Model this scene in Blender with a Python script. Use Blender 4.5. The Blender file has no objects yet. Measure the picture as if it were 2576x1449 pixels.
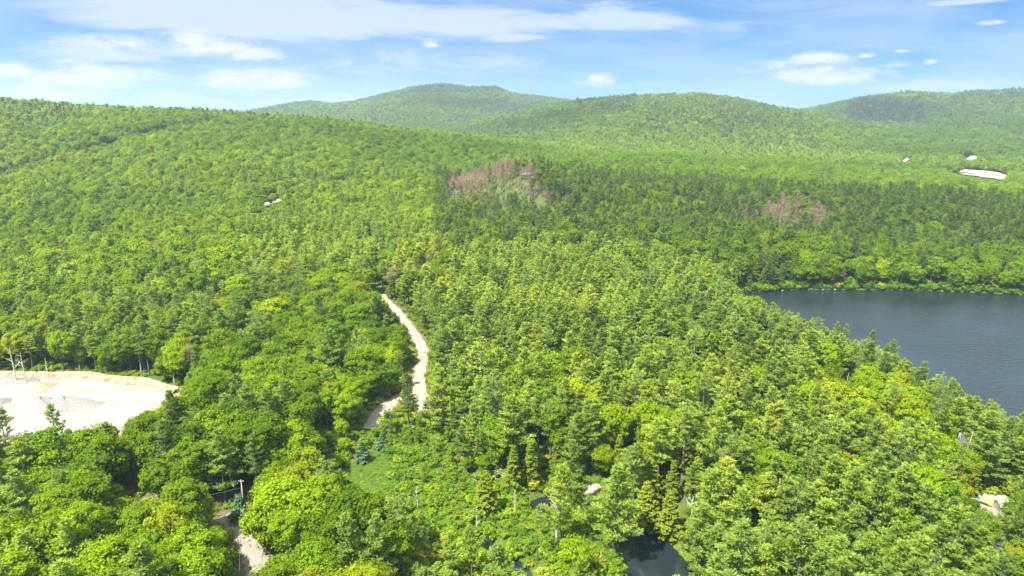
import bpy, math, random
import numpy as np
from mathutils import Vector
# ------------------------------------------------------------------ camera
SC = bpy.context.scene
COL = SC.collection
PI = math.pi
R = math.radians
CAMZ = 115.0
PITCH = 15.08
cam_d = bpy.data.cameras.new('camera'); cam = bpy.data.objects.new('camera', cam_d); COL.objects.link(cam)
cam.location = (0, 0, CAMZ); cam.rotation_euler = (R(90 - PITCH), 0, 0)
cam_d.sensor_width = 36; cam_d.lens = 24.0; cam_d.clip_end = 40000; cam_d.clip_start = 1
SC.camera = cam
SC.render.resolution_x = 1024; SC.render.resolution_y = 576
SC.view_settings.view_transform = 'Standard'; SC.view_settings.look = 'None'
SC.view_settings.exposure = 1.6; SC.view_settings.gamma = 1.0
SC.cycles.max_bounces = 8; SC.cycles.diffuse_bounces = 5; SC.cycles.transmission_bounces = 5
SC.cycles.volume_bounces = 0; SC.cycles.transparent_max_bounces = 32
# the photograph was studied on a 2576 px wide sheet; rays through it give world points
KS = 1024 / 2576.0
F = 24.0 / 36 * 1024
cp, sp = math.cos(R(PITCH)), math.sin(R(PITCH))
def ray(u, v):
    x = (u * KS - 512) / F; y = -(v * KS - 288) / F
    return (x, cp + y * sp, -sp + y * cp)
def at_z(u, v, z):
    a, b, c = ray(u, v); t = (z - CAMZ) / c
    return (a * t, b * t)
def at_d(u, v, d):
    a, b, c = ray(u, v); t = d / b
    return (a * t, d, CAMZ + c * t)
def project(x, y, z):
    x = np.asarray(x, float); y = np.asarray(y, float); z = np.asarray(z, float) - CAMZ
    f = np.maximum(y * cp - z * sp, 0.1); up = y * sp + z * cp
    return (x / f * F + 512) / KS, (288 - up / f * F) / KS
# ------------------------------------------------------------------ sun and sky
SUN_EL, SUN_AZ = 58, -132           # azimuth from +Y, clockwise positive: the light comes from the left
sun_dir = Vector((math.sin(R(SUN_AZ)) * math.cos(R(SUN_EL)), math.cos(R(SUN_AZ)) * math.cos(R(SUN_EL)), math.sin(R(SUN_EL))))
sl = bpy.data.lights.new('sun', 'SUN'); sl.energy = 4.8; sl.angle = R(0.55); sl.color = (1.0, 0.95, 0.86)
so = bpy.data.objects.new('sun', sl); COL.objects.link(so); so.rotation_euler = sun_dir.to_track_quat('Z', 'Y').to_euler()
so.location = (0, 0, 400)

W = bpy.data.worlds.new('World'); SC.world = W; W.use_nodes = True
class NT:
    def __init__(s, tree): s.t = tree; s.n = tree.nodes; s.l = tree.links
    def new(s, typ, **kw):
        n = s.n.new(typ)
        for k, v in kw.items(): setattr(n, k, v)
        return n
    def put(s, sock, v):
        if isinstance(v, bpy.types.NodeSocket): s.l.new(v, sock)
        else: sock.default_value = v
    def math(s, op, a, b=None, c=None, clamp=False):
        n = s.new('ShaderNodeMath', operation=op, use_clamp=clamp); s.put(n.inputs[0], a)
        if b is not None: s.put(n.inputs[1], b)
        if c is not None: s.put(n.inputs[2], c)
        return n.outputs[0]
    def mix(s, f, a, b, blend='MIX'):
        n = s.new('ShaderNodeMix', data_type='RGBA', blend_type=blend)
        s.put(n.inputs[0], f); s.put(n.inputs[6], a); s.put(n.inputs[7], b); return n.outputs[2]
    def noise(s, vec, scale, detail=4, rough=0.5, dist=0.0):
        n = s.new('ShaderNodeTexNoise'); s.put(n.inputs['Vector'], vec)
        n.inputs['Scale'].default_value = scale; n.inputs['Detail'].default_value = detail
        n.inputs['Roughness'].default_value = rough; n.inputs['Distortion'].default_value = dist
        return n.outputs['Fac']
    def ramp(s, f, stops):
        n = s.new('ShaderNodeValToRGB'); e = n.color_ramp.elements
        while len(e) < len(stops): e.new(0.5)
        for q, (p, c) in zip(e, stops): q.position = p; q.color = (*c, 1) if len(c) == 3 else c
        s.put(n.inputs[0], f); return n.outputs[0]
    def sstep(s, v, a, b):
        n = s.new('ShaderNodeMapRange', interpolation_type='SMOOTHSTEP'); s.put(n.inputs[0], v)
        n.inputs[1].default_value = a; n.inputs[2].default_value = b; return n.outputs[0]
def build_world():
    nt = NT(W.node_tree); nt.n.clear()
    tc = nt.new('ShaderNodeTexCoord'); d = tc.outputs['Generated']
    sep = nt.new('ShaderNodeSeparateXYZ'); nt.put(sep.inputs[0], d)
    X, Y, Z = sep.outputs
    az = nt.math('ARCTAN2', X, Y); el = nt.math('ARCSINE', Z)
    # look a little higher up the dome than the horizon band for the photograph's deep clear blue
    zz = nt.math('ADD', nt.math('MULTIPLY', nt.math('ABSOLUTE', Z), 1.5), 0.27)
    cb = nt.new('ShaderNodeCombineXYZ'); nt.put(cb.inputs[0], X); nt.put(cb.inputs[1], Y); nt.put(cb.inputs[2], zz)
    nm = nt.new('ShaderNodeVectorMath', operation='NORMALIZE'); nt.put(nm.inputs[0], cb.outputs[0])
    sky = nt.new('ShaderNodeTexSky', sky_type='NISHITA'); sky.sun_disc = False
    sky.sun_elevation = R(SUN_EL); sky.sun_rotation = R(SUN_AZ)
    sky.altitude = 300; sky.air_density = 1.0; sky.dust_density = 0.25; sky.ozone_density = 1.0
    nt.put(sky.inputs[0], nm.outputs[0])
    hs = nt.new('ShaderNodeHueSaturation'); hs.inputs['Saturation'].default_value = 1.28; hs.inputs['Hue'].default_value = .495; hs.inputs['Value'].default_value = .92
    nt.put(hs.inputs['Color'], sky.outputs[0])
    base = hs.outputs[0]
    # clouds, placed by direction
    cv = nt.new('ShaderNodeCombineXYZ'); nt.put(cv.inputs[0], az); nt.put(cv.inputs[1], nt.math('MULTIPLY', el, 2.6))
    puff = nt.noise(cv.outputs[0], 16, 8, 0.60, 0.15)
    puff = nt.math('ADD', nt.math('MULTIPLY', puff, .6), nt.math('MULTIPLY', nt.noise(cv.outputs[0], 42, 7, 0.62, 0.3), .42))
    fine = nt.noise(cv.outputs[0], 5.0, 6, 0.5, 0.4)
    cs = nt.new('ShaderNodeCombineXYZ'); nt.put(cs.inputs[0], nt.math('ADD', az, nt.math('MULTIPLY', el, 1.2))); nt.put(cs.inputs[1], nt.math('MULTIPLY', el, 5.5))
    streak = nt.noise(cs.outputs[0], 5.5, 8, 0.62, 0.9)
    def blobs(lst):
        out = None
        for u, v, ru, rv, amp in lst:
            ru *= 1.22 if ru > 60 else 1.0; rv *= 1.22 if ru > 60 else .9
            a, b, c = ray(u, v); L = math.sqrt(a * a + b * b + c * c)
            a0 = math.atan2(a, b); e0 = math.asin(c / L)
            a1 = ray(u + ru, v); ra = abs(math.atan2(a1[0], a1[1]) - a0)
            a2 = ray(u, v - rv); re = abs(math.asin(a2[2] / math.sqrt(sum(q * q for q in a2))) - e0)
            da = nt.math('DIVIDE', nt.math('SUBTRACT', az, a0), ra); de = nt.math('DIVIDE', nt.math('SUBTRACT', el, e0), re)
            de = nt.math('ADD', de, nt.math('MULTIPLY', nt.math('LESS_THAN', de, 0.0), nt.math('MULTIPLY', de, 0.5)))
            r = nt.math('SQRT', nt.math('ADD', nt.math('MULTIPLY', da, da), nt.math('MULTIPLY', de, de)))
            m = nt.math('MULTIPLY', nt.math('SUBTRACT', 1.0, r), amp)
            out = m if out is None else nt.math('MAXIMUM', out, m)
        return nt.math('MAXIMUM', out, 0.0)
    cum = blobs([(190, 196, 250, 44, 1), (60, 180, 120, 30, .9), (90, 240, 210, 32, .8), (640, 206, 150, 34, 1), (560, 120, 150, 46, .9), (490, 100, 90, 34, .9), (640, 138, 90, 28, 1), (300, 110, 220, 42, .5),
                 (2090, 194, 165, 34, 1.1), (2055, 152, 95, 26, .8), (1950, 165, 80, 22, .4), (1510, 205, 48, 34, .8), (1460, 208, 60, 24, .45), (2268, 129, 46, 12, .9), (2180, 140, 38, 11, .6),
                 (1082, 112, 34, 22, .5), (2340, 158, 30, 16, .5), (2490, 58, 55, 14, .55), (1880, 178, 60, 26, .35), (2240, 165, 90, 16, .35), (130, 238, 60, 22, .5)])
    cir = blobs([(700, 50, 620, 88, 1.15), (520, 20, 420, 70, 1), (1180, 60, 300, 60, 1.0), (1600, 45, 200, 52, .8), (1290, 95, 120, 30, .7),
                 (300, 130, 330, 60, .6), (850, 170, 420, 60, .5), (1250, 160, 420, 60, .45), (2450, 4, 130, 14, 1), (2400, 160, 200, 40, .25), (1900, 60, 350, 60, .28),
                 (250, 40, 140, 60, .45), (700, 262, 700, 40, .6), (2300, 220, 500, 45, .45)])
    ca = nt.sstep(nt.math('ADD', nt.math('MULTIPLY', cum, 1.25), nt.math('MULTIPLY', nt.math('SUBTRACT', puff, 0.5), 3.4)), 0.05, 0.95)
    ca = nt.math('MULTIPLY', ca, nt.sstep(cum, 0.0, 0.3))
    cc = nt.math('ADD', nt.math('MULTIPLY', cir, 0.9), nt.math('MULTIPLY', nt.math('SUBTRACT', streak, 0.5), 1.5))
    cia = nt.math('MULTIPLY', nt.sstep(cc, 0.05, 0.55), nt.sstep(cir, 0.0, 0.2))
    veil = nt.math('MULTIPLY', nt.sstep(nt.math('ADD', nt.math('MULTIPLY', fine, .6), nt.math('MULTIPLY', streak, .5)), 0.38, 0.66), 0.40)
    high = nt.math('MULTIPLY', nt.sstep(el, .15, .36), nt.sstep(fine, .22, .55))     # a broad thin sheet higher up, mirrored by the lake
    thin = nt.math('MAXIMUM', nt.math('MAXIMUM', nt.math('MULTIPLY', cia, 0.88), veil), nt.math('MULTIPLY', high, .85))
    bright = nt.new('ShaderNodeRGB'); bright.outputs[0].default_value = (2.75, 3.15, 3.75, 1)
    shade = nt.mix(nt.sstep(puff, 0.35, 0.62), (2.9, 3.1, 3.5, 1), (3.55, 3.62, 3.8, 1))
    c1 = nt.mix(thin, base, bright.outputs[0]); c1 = nt.mix(nt.math('MULTIPLY', nt.sstep(el, .22, .8), .75), c1, (6.6, 6.8, 7.2, 1)); c2 = nt.mix(nt.math('MULTIPLY', ca, .96), c1, shade)  # upper dome above the view brightened to add fill light
    bg = nt.new('ShaderNodeBackground'); nt.put(bg.inputs[0], c2); bg.inputs[1].default_value = 0.088
    o = nt.new('ShaderNodeOutputWorld'); nt.l.new(bg.outputs[0], o.inputs[0])
build_world()

# ------------------------------------------------------------------ helpers
rng = np.random.default_rng(7)
def vnoise(x, y, scale, seed=0):
    x = np.asarray(x, float) / scale + seed * 37.7; y = np.asarray(y, float) / scale - seed * 17.3
    xi = np.floor(x).astype(np.int64); yi = np.floor(y).astype(np.int64); fx = x - xi; fy = y - yi
    fx = fx * fx * (3 - 2 * fx); fy = fy * fy * (3 - 2 * fy)
    def h(a, b):
        n = (a * 374761393 + b * 668265263 + seed * 1442695041) & 0x7fffffff
        n = ((n ^ (n >> 13)) * 1274126177) & 0x7fffffff
        return ((n ^ (n >> 16)) & 0xffff) / 65535.0
    return (h(xi, yi) * (1 - fx) + h(xi + 1, yi) * fx) * (1 - fy) + (h(xi, yi + 1) * (1 - fx) + h(xi + 1, yi + 1) * fx) * fy
def fbm(x, y, scale, seed=0, oct=3):
    s = 0; a = 1; t = 0
    for k in range(oct): s = s + a * vnoise(x, y, scale / 2 ** k, seed + k); t += a; a *= .5
    return s / t
def seg_dist(px, py, pts):
    """distance to a polyline and the fractional index of the nearest point"""
    best = np.full(np.shape(px), 1e18); idx = np.zeros(np.shape(px))
    for i in range(len(pts) - 1):
        ax, ay = pts[i][:2]; bx, by = pts[i + 1][:2]; dx, dy = bx - ax, by - ay
        t = np.clip(((px - ax) * dx + (py - ay) * dy) / (dx * dx + dy * dy + 1e-9), 0, 1)
        d = (px - ax - t * dx) ** 2 + (py - ay - t * dy) ** 2
        m = d < best; best = np.where(m, d, best); idx = np.where(m, i + t, idx)
    return np.sqrt(best), idx
def inside(px, py, poly):
    px = np.asarray(px, float); py = np.asarray(py, float); r = np.zeros(px.shape, bool); n = len(poly); j = n - 1
    for i in range(n):
        xi, yi = poly[i][:2]; xj, yj = poly[j][:2]
        if yi != yj:
            c = ((yi > py) != (yj > py)) & (px < (xj - xi) * (py - yi) / (yj - yi) + xi); r ^= c
        j = i
    return r
def sdist(px, py, poly):      # negative inside
    d, _ = seg_dist(px, py, list(poly) + [poly[0]])
    return np.where(inside(px, py, poly), -d, d)
def smooth_poly(poly, it=2, closed=True):
    p = [tuple(q) for q in poly]
    for _ in range(it):
        o = []; n = len(p)
        if not closed: o.append(p[0])
        for i in range(n if closed else n - 1):
            a, b = np.array(p[i]), np.array(p[(i + 1) % n])
            o.append(tuple(a * .75 + b * .25)); o.append(tuple(a * .25 + b * .75))
        if not closed: o.append(p[-1])
        p = o
    return p
def tag(o, label=None, cat=None, group=None, kind=None):
    if label: o['label'] = label
    if cat: o['category'] = cat
    if group: o['group'] = group
    if kind: o['kind'] = kind
    return o
def empty(name, loc, rz=0, scale=(1, 1, 1)):
    o = bpy.data.objects.new(name, None); COL.objects.link(o); o.location = loc; o.rotation_euler = (0, 0, rz); o.scale = scale
    o.empty_display_size = 0.3
    return o
class MB:
    """collects vertices and faces for one mesh"""
    def __init__(s): s.v = []; s.f = []; s.n = 0; s.mi = []
    def add(s, V, Fc, mi=0):
        V = np.asarray(V, float).reshape(-1, 3); s.v.append(V)
        for f in Fc: s.f.append([q + s.n for q in f]); s.mi.append(mi)
        s.n += len(V)
    def tube(s, pts, rad, n=6, mi=0, cap=True):
        pts = [Vector(p) for p in pts]; V = []; Fc = []
        for i, p in enumerate(pts):
            t = (pts[min(i + 1, len(pts) - 1)] - pts[max(i - 1, 0)]).normalized()
            a = t.orthogonal().normalized(); b = t.cross(a); r = rad[i] if hasattr(rad, '__len__') else rad
            for k in range(n):
                w = 2 * PI * k / n; V.append(p + a * math.cos(w) * r + b * math.sin(w) * r)
        for i in range(len(pts) - 1):
            for k in range(n):
                Fc.append((i * n + k, i * n + (k + 1) % n, (i + 1) * n + (k + 1) % n, (i + 1) * n + k))
        if cap: Fc.append(tuple(range(n))[::-1]); Fc.append(tuple((len(pts) - 1) * n + k for k in range(n)))
        s.add([tuple(v) for v in V], Fc, mi)
    def box(s, c, sz, mi=0, rz=0):
        x, y, z = [q / 2 for q in sz]; V = []
        for a in (-1, 1):
            for b in (-1, 1):
                for d in (-1, 1):
                    X, Y = a * x, b * y
                    V.append((c[0] + X * math.cos(rz) - Y * math.sin(rz), c[1] + X * math.sin(rz) + Y * math.cos(rz), c[2] + d * z))
        s.add(V, [(0, 1, 3, 2), (4, 6, 7, 5), (0, 4, 5, 1), (2, 3, 7, 6), (0, 2, 6, 4), (1, 5, 7, 3)], mi)
    def mesh(s, name, mats):
        m = bpy.data.meshes.new(name); V = np.vstack(s.v)
        m.from_pydata(V.tolist(), [], s.f)
        for q in mats: m.materials.append(q)
        if len(mats) > 1: m.polygons.foreach_set('material_index', s.mi)
        m.update(); return m
    def build(s, name, mats, parent=None, smooth=False):
        m = s.mesh(name, mats if isinstance(mats, (list, tuple)) else [mats])
        if smooth: m.polygons.foreach_set('use_smooth', [True] * len(m.polygons))
        o = bpy.data.objects.new(name, m); COL.objects.link(o); o.parent = parent; return o
def quads_mesh(name, P, mats, mi=None):
    """P: (n,4,3) array of quads"""
    n = len(P); m = bpy.data.meshes.new(name)
    m.vertices.add(4 * n); m.vertices.foreach_set('co', P.reshape(-1).astype(np.float32))
    m.loops.add(4 * n); m.loops.foreach_set('vertex_index', np.arange(4 * n, dtype=np.int32))
    m.polygons.add(n); m.polygons.foreach_set('loop_start', np.arange(0, 4 * n, 4, dtype=np.int32))
    for q in mats: m.materials.append(q)
    m.update(); m.validate(); return m
# ------------------------------------------------------------------ materials
def new_mat(name):
    m = bpy.data.materials.new(name); m.use_nodes = True; nt = NT(m.node_tree); nt.n.clear()
    return m, nt, nt.new('ShaderNodeOutputMaterial')
def leaf_mat(name, stops, trans=0.52, tcol=(1.25, 1.2, .5), pscale=.02):
    m, nt, out = new_mat(name)
    at = nt.new('ShaderNodeAttribute'); at.attribute_type = 'INSTANCER'; at.attribute_name = 'tone'
    ab = nt.new('ShaderNodeAttribute'); ab.attribute_type = 'INSTANCER'; ab.attribute_name = 'lush'
    geo = nt.new('ShaderNodeNewGeometry')
    rp = nt.math('MULTIPLY', nt.math('SUBTRACT', geo.outputs['Random Per Island'], .5), .22)
    col = nt.ramp(nt.math('ADD', at.outputs['Fac'], rp), stops)
    v = nt.math('ADD', 0.78, nt.math('MULTIPLY', ab.outputs['Fac'], .44))
    v = nt.math('MULTIPLY', v, nt.math('ADD', .72, nt.math('MULTIPLY', geo.outputs['Random Per Island'], .56)))
    vm = nt.new('ShaderNodeVectorMath', operation='SCALE'); nt.put(vm.inputs[0], col); nt.put(vm.inputs[3], v)
    df = nt.new('ShaderNodeBsdfPrincipled'); nt.put(df.inputs['Base Color'], vm.outputs[0]); df.inputs['Roughness'].default_value = .8
    df.inputs['Specular IOR Level'].default_value = .08
    tr = nt.new('ShaderNodeBsdfTranslucent')
    vt = nt.new('ShaderNodeVectorMath', operation='MULTIPLY'); nt.put(vt.inputs[0], vm.outputs[0]); vt.inputs[1].default_value = tcol
    nt.put(tr.inputs[0], vt.outputs[0])
    mx = nt.new('ShaderNodeMixShader'); mx.inputs[0].default_value = trans
    nt.l.new(df.outputs[0], mx.inputs[1]); nt.l.new(tr.outputs[0], mx.inputs[2]); nt.l.new(mx.outputs[0], out.inputs[0])
    return m
def plain(name, a, b, scale=1.0, rough=.85, detail=4, bump=0.0, metallic=0, lo=.35, hi=.65, obj=True):
    m, nt, out = new_mat(name)
    tc = nt.new('ShaderNodeTexCoord'); n = nt.noise(tc.outputs['Object'], scale, detail, .6)
    c = nt.ramp(n, [(lo, a), (hi, b)])
    p = nt.new('ShaderNodeBsdfPrincipled'); nt.put(p.inputs['Base Color'], c); p.inputs['Roughness'].default_value = rough; p.inputs['Specular IOR Level'].default_value = .12 if rough > .6 else .5; p.inputs['Metallic'].default_value = metallic
    if bump:
        bp = nt.new('ShaderNodeBump'); bp.inputs['Strength'].default_value = .6; bp.inputs['Distance'].default_value = bump
        nt.put(bp.inputs['Height'], n); nt.l.new(bp.outputs[0], p.inputs['Normal'])
    nt.l.new(p.outputs[0], out.inputs[0]); return m
M = {}
M['broad'] = leaf_mat('broadleaf_foliage', [(0, (.105, .200, .006)), (.35, (.175, .280, .005)), (.65, (.245, .340, .005)), (.9, (.320, .375, .006)), (1, (.27, .33, .012))])
M['pine'] = leaf_mat('pine_foliage', [(0, (.135, .205, .046)), (.4, (.205, .300, .046)), (.75, (.270, .355, .040)), (1, (.34, .385, .042))], .46, (1.15, 1.15, .7))
M['hemlock'] = leaf_mat('hemlock_foliage', [(0, (.085, .135, .014)), (.5, (.150, .205, .012)), (1, (.22, .255, .013))], .2, (1.1, 1.1, .6))
M['spruce'] = leaf_mat('spruce_foliage', [(0, (.075, .15, .07)), (1, (.11, .19, .08))], .2, (1.1, 1.1, .7))
M['brown'] = leaf_mat('dead_needles', [(0, (.25, .195, .12)), (.5, (.33, .23, .14)), (1, (.38, .23, .15))], .2, (1, .9, .8))
M['shrub'] = leaf_mat('shrub_foliage', [(0, (.110, .210, .012)), (.5, (.180, .285, .012)), (.85, (.26, .33, .016)), (1, (.32, .30, .03))], .35)
M['bark'] = plain('bark', (.05, .042, .035), (.13, .115, .10), 2.2)
M['pinebark'] = plain('pine_bark', (.075, .062, .055), (.20, .175, .155), 2.2)
M['deadwood'] = plain('weathered_deadwood', (.36, .34, .31), (.58, .56, .52), 2)
M['floor'] = None
def floor_mat():
    m, nt, out = new_mat('forest_floor')
    geo = nt.new('ShaderNodeNewGeometry'); P = geo.outputs['Position']
    a = nt.noise(P, .35, 6, .65); b = nt.noise(P, .03, 4, .5)
    c1 = nt.ramp(a, [(.3, (.045, .060, .015)), (.5, (.070, .095, .018)), (.7, (.11, .095, .05))])
    c2 = nt.ramp(a, [(.3, (.035, .075, .008)), (.7, (.08, .125, .015))])
    c = nt.mix(nt.sstep(b, .42, .58), c1, c2)
    p = nt.new('ShaderNodeBsdfPrincipled'); nt.put(p.inputs['Base Color'], c); p.inputs['Roughness'].default_value = .95; p.inputs['Specular IOR Level'].default_value = .1
    nt.l.new(p.outputs[0], out.inputs[0]); return m
M['floor'] = floor_mat()
def sand_mat(name, a, b, c_, tr=0):
    m, nt, out = new_mat(name)
    geo = nt.new('ShaderNodeNewGeometry'); P = geo.outputs['Position']
    mp = nt.new('ShaderNodeMapping'); mp.inputs['Scale'].default_value = (.05, .17, .1); mp.inputs['Rotation'].default_value = (0, 0, .25); nt.put(mp.inputs[0], P)
    n1 = nt.noise(mp.outputs[0], 1.3, 6, .6, .8); n2 = nt.noise(P, 1.6, 5, .7)
    col = nt.mix(nt.sstep(n1, .38, .66), (*a, 1), (*b, 1)); col = nt.mix(nt.math('MULTIPLY', nt.sstep(n2, .5, .75), .55), col, (*c_, 1))
    p = nt.new('ShaderNodeBsdfPrincipled'); nt.put(p.inputs['Base Color'], col); p.inputs['Roughness'].default_value = .95; p.inputs['Specular IOR Level'].default_value = .1
    bp = nt.new('ShaderNodeBump'); bp.inputs['Strength'].default_value = .5; bp.inputs['Distance'].default_value = .25; nt.put(bp.inputs['Height'], n2)
    nt.l.new(bp.outputs[0], p.inputs['Normal']); nt.l.new(p.outputs[0], out.inputs[0]); return m
M['sand'] = sand_mat('pale_pit_sand', (.285, .268, .238), (.205, .187, .163), (.235, .205, .165))
M['farsand'] = sand_mat('pinkish_pit_sand', (.34, .30, .26), (.22, .165, .125), (.16, .13, .085))
M['road'] = sand_mat('road_gravel', (.30, .265, .215), (.235, .20, .155), (.15, .12, .085))
M['track'] = sand_mat('track_gravel', (.25, .225, .185), (.20, .175, .14), (.155, .135, .10))
M['gravel'] = plain('crushed_stone', (.15, .145, .14), (.235, .228, .215), 3.0, .95, 8, .1)
M['tansand'] = plain('tan_sand', (.24, .19, .11), (.31, .255, .16), .8, .95)
M['bank'] = plain('cut_bank_soil', (.17, .11, .06), (.34, .28, .19), .45, .95, 6, .3)
M['rock'] = plain('pale_rock', (.18, .17, .16), (.36, .35, .33), .5, .9, 6, .2)
M['dry'] = plain('dry_brush', (.085, .065, .035), (.155, .12, .065), .5, .95, 6, .2)
M['grass'] = plain('glade_grass', (.032, .070, .006), (.070, .115, .010), .8, .95, 8, .2)
M['wood'] = plain('old_planks', (.20, .17, .13), (.33, .28, .23), 3)
M['polewood'] = plain('pole_wood', (.30, .24, .18), (.46, .38, .30), 3)
M['redpole'] = plain('reddish_pole_wood', (.28, .14, .06), (.38, .20, .09), 3)
M['wire'] = plain('wire', (.10, .10, .10), (.16, .16, .16), 1)
M['roof'] = plain('dark_shingles', (.075, .070, .085), (.12, .11, .13), 3)
M['white'] = plain('white_paint', (.45, .45, .44), (.55, .55, .54), 1)
M['wall'] = plain('cabin_siding', (.22, .18, .13), (.30, .25, .19), 2)
M['red'] = plain('barn_red', (.42, .045, .04), (.50, .06, .05), 1)
M['pinkroof'] = plain('pinkish_roof', (.42, .29, .26), (.50, .36, .32), 1)
M['greyroof'] = plain('grey_roof', (.28, .30, .34), (.36, .38, .42), 1)
M['greyroof2'] = plain('pale_grey_roof', (.24, .25, .26), (.32, .33, .34), 1)
M['yellow'] = plain('yellow_plastic', (.75, .55, .03), (.80, .62, .05), 1, .4)
M['blue'] = plain('blue_plastic', (.02, .22, .42), (.03, .28, .50), 1, .4)
M['glass'] = plain('window_glass', (.02, .025, .03), (.04, .045, .05), 1, .1)
M['redbrown'] = plain('red_brown_boards', (.30, .08, .05), (.36, .11, .07), 1)
def water_mat(name, deep, scale, bump):
    m, nt, out = new_mat(name)
    geo = nt.new('ShaderNodeNewGeometry'); P = geo.outputs['Position']
    mp = nt.new('ShaderNodeMapping'); mp.inputs['Scale'].default_value = (.55, 1.5, 1); mp.inputs['Rotation'].default_value = (0, 0, -.15); nt.put(mp.inputs[0], P)
    n = nt.noise(mp.outputs[0], scale, 5, .6); n2 = nt.noise(P, .018, 3, .5)
    big = nt.math('ADD', .45, nt.sstep(n2, .3, .7))
    bp = nt.new('ShaderNodeBump'); nt.put(bp.inputs['Strength'], nt.math('MULTIPLY', big, .8)); bp.inputs['Distance'].default_value = bump
    nt.put(bp.inputs['Height'], n)
    p = nt.new('ShaderNodeBsdfPrincipled'); p.inputs['Base Color'].default_value = (*deep, 1); p.inputs['Roughness'].default_value = .08
    p.inputs['IOR'].default_value = 1.6
    nt.l.new(bp.outputs[0], p.inputs['Normal']); nt.l.new(p.outputs[0], out.inputs[0]); return m
M['lake'] = water_mat('lake_water', (.010, .019, .022), .42, .45)
M['pond'] = water_mat('pond_water', (.012, .019, .022), .6, .02)

# ------------------------------------------------------------------ layout of the land
def gpoly(pts, z=0.0): return [at_z(u, v, z) for u, v in pts]
# lake: far shore read at water level, near shore below tree tops 17 m high
lake = [at_z(1770, 746, 0), at_z(1990, 728, 0), at_z(2090, 728, 0), at_z(2300, 730, 0), at_z(2450, 735, 0), at_z(2576, 742, 0), at_z(2800, 745, 0), (520, 380), (640, 300), (640, 60), (330, 30), (240, 120),
        at_z(2640, 1085, 15), at_z(2560, 1055, 15), at_z(2480, 1000, 15), at_z(2380, 965, 15), at_z(2290, 915, 15), at_z(2200, 865, 15), at_z(2100, 830, 14), at_z(2000, 800, 12), at_z(1920, 775, 9), at_z(1870, 752, 5)]
lake = smooth_poly(lake, 2)
inlet = smooth_poly(gpoly([(1600, 1325), (1660, 1345), (1720, 1400), (1770, 1470), (1800, 1560), (1700, 1600), (1600, 1560), (1570, 1470), (1558, 1400), (1550, 1345)]), 2)
pool = smooth_poly(gpoly([(1325, 1262), (1380, 1245), (1420, 1262), (1400, 1290), (1335, 1300)]), 2)
pud1 = smooth_poly(gpoly([(1195, 1352), (1240, 1360), (1275, 1372), (1240, 1388), (1205, 1376)]), 2)
pud2 = smooth_poly(gpoly([(1270, 1400), (1310, 1408), (1345, 1445), (1330, 1475), (1290, 1450)]), 2)
marsh = gpoly([(1010, 1110), (1120, 1180), (1230, 1240), (1340, 1310), (1420, 1325), (1560, 1360), (1570, 1560), (1100, 1560), (1120, 1440), (1030, 1330), (900, 1270), (850, 1230), (860, 1160), (930, 1140)])
glade = smooth_poly(gpoly([(880, 1150), (960, 1130), (1000, 1200), (930, 1270), (865, 1230)]), 2)
pit = smooth_poly([at_z(u, v, 5) for u, v in [(-300, 950), (0, 946), (100, 943), (200, 945), (300, 955), (400, 965), (450, 980), (460, 1020), (420, 1100), (300, 1160), (100, 1170), (-100, 1150), (-320, 1100)]], 2)
def crest(pts, d, tree=13):
    o = []
    for p in pts:
        dd = p[2] if len(p) > 2 else d
        x, y, z = at_d(p[0], p[1], dd); o.append((x, y, z - tree))
    return o
ridges = [   # crest line, half width, sharpness
    (crest([(-1500, 235), (-600, 228), (-200, 236), (0, 247), (120, 255), (250, 266), (450, 273), (560, 279), (640, 286), (760, 297, 1060), (900, 314, 1020), (1020, 333, 980), (1130, 356, 940), (1240, 388, 900)], 1120), 640, 1.0),
    (crest([(1140, 560, 600), (1190, 492, 615), (1228, 438, 628), (1285, 386, 640), (1350, 402, 645), (1450, 425, 650), (1600, 450, 650), (1800, 464, 640), (2000, 472, 620), (2300, 479, 610), (2576, 485, 610), (3100, 490, 600)], 640, 13), 175, 1.0),
    (crest([(1000, 352), (1080, 335), (1160, 318), (1280, 288), (1380, 262), (1470, 248), (1600, 238), (1700, 235), (1760, 233), (1850, 245), (1920, 264), (1990, 275), (2080, 305), (2250, 330)], 2200), 900, 1.0),
    (crest([(300, 320), (500, 300), (600, 294), (660, 283), (730, 264), (780, 253), (830, 261), (900, 253), (960, 238), (1040, 218), (1120, 209), (1180, 218), (1250, 217), (1290, 234), (1350, 240), (1450, 253), (1600, 290), (1750, 320)], 3700), 1500, 1.0),
    (crest([(1850, 285), (1950, 278), (2060, 273), (2120, 258), (2180, 243), (2290, 228), (2400, 235), (2450, 228), (2576, 222), (2800, 215), (3300, 210)], 2900), 1000, 1.0),
    (crest([(2050, 345), (2200, 332), (2330, 318), (2450, 308), (2576, 300), (2900, 285), (3300, 280)], 1900), 420, 1.0),
]
def hland(x, y):
    x = np.asarray(x, float); y = np.asarray(y, float)
    base = 3.0 + 5.0 * fbm(x, y, 130, 3) + np.clip((y - 420) / 500, 0, 1) * 8
    base = base + np.clip((-x - 30) / 300, 0, 1) * 8 * np.clip((y - 280) / 250, 0, 1)
    acc = base.copy()
    dist = np.hypot(x, y)
    for pts, wd, sh in ridges:
        d, i = seg_dist(x, y, pts); zs = np.array([p[2] for p in pts]); zc = np.interp(i, np.arange(len(pts)), zs)
        t = np.clip(d / wd, 0, 1); prof = (0.5 + 0.5 * np.cos(PI * t)) * .55 + .45 * (1 - t) ** 1.0
        rough = (fbm(x, y, wd * .45, 11, 4) - .5) * .32 * np.minimum(1, t * 3) * (1 - t)
        hh = base + np.maximum(zc - base, 0) * np.clip(prof + rough, 0, 1.05)
        acc = np.maximum(acc, hh)
    return acc
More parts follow.
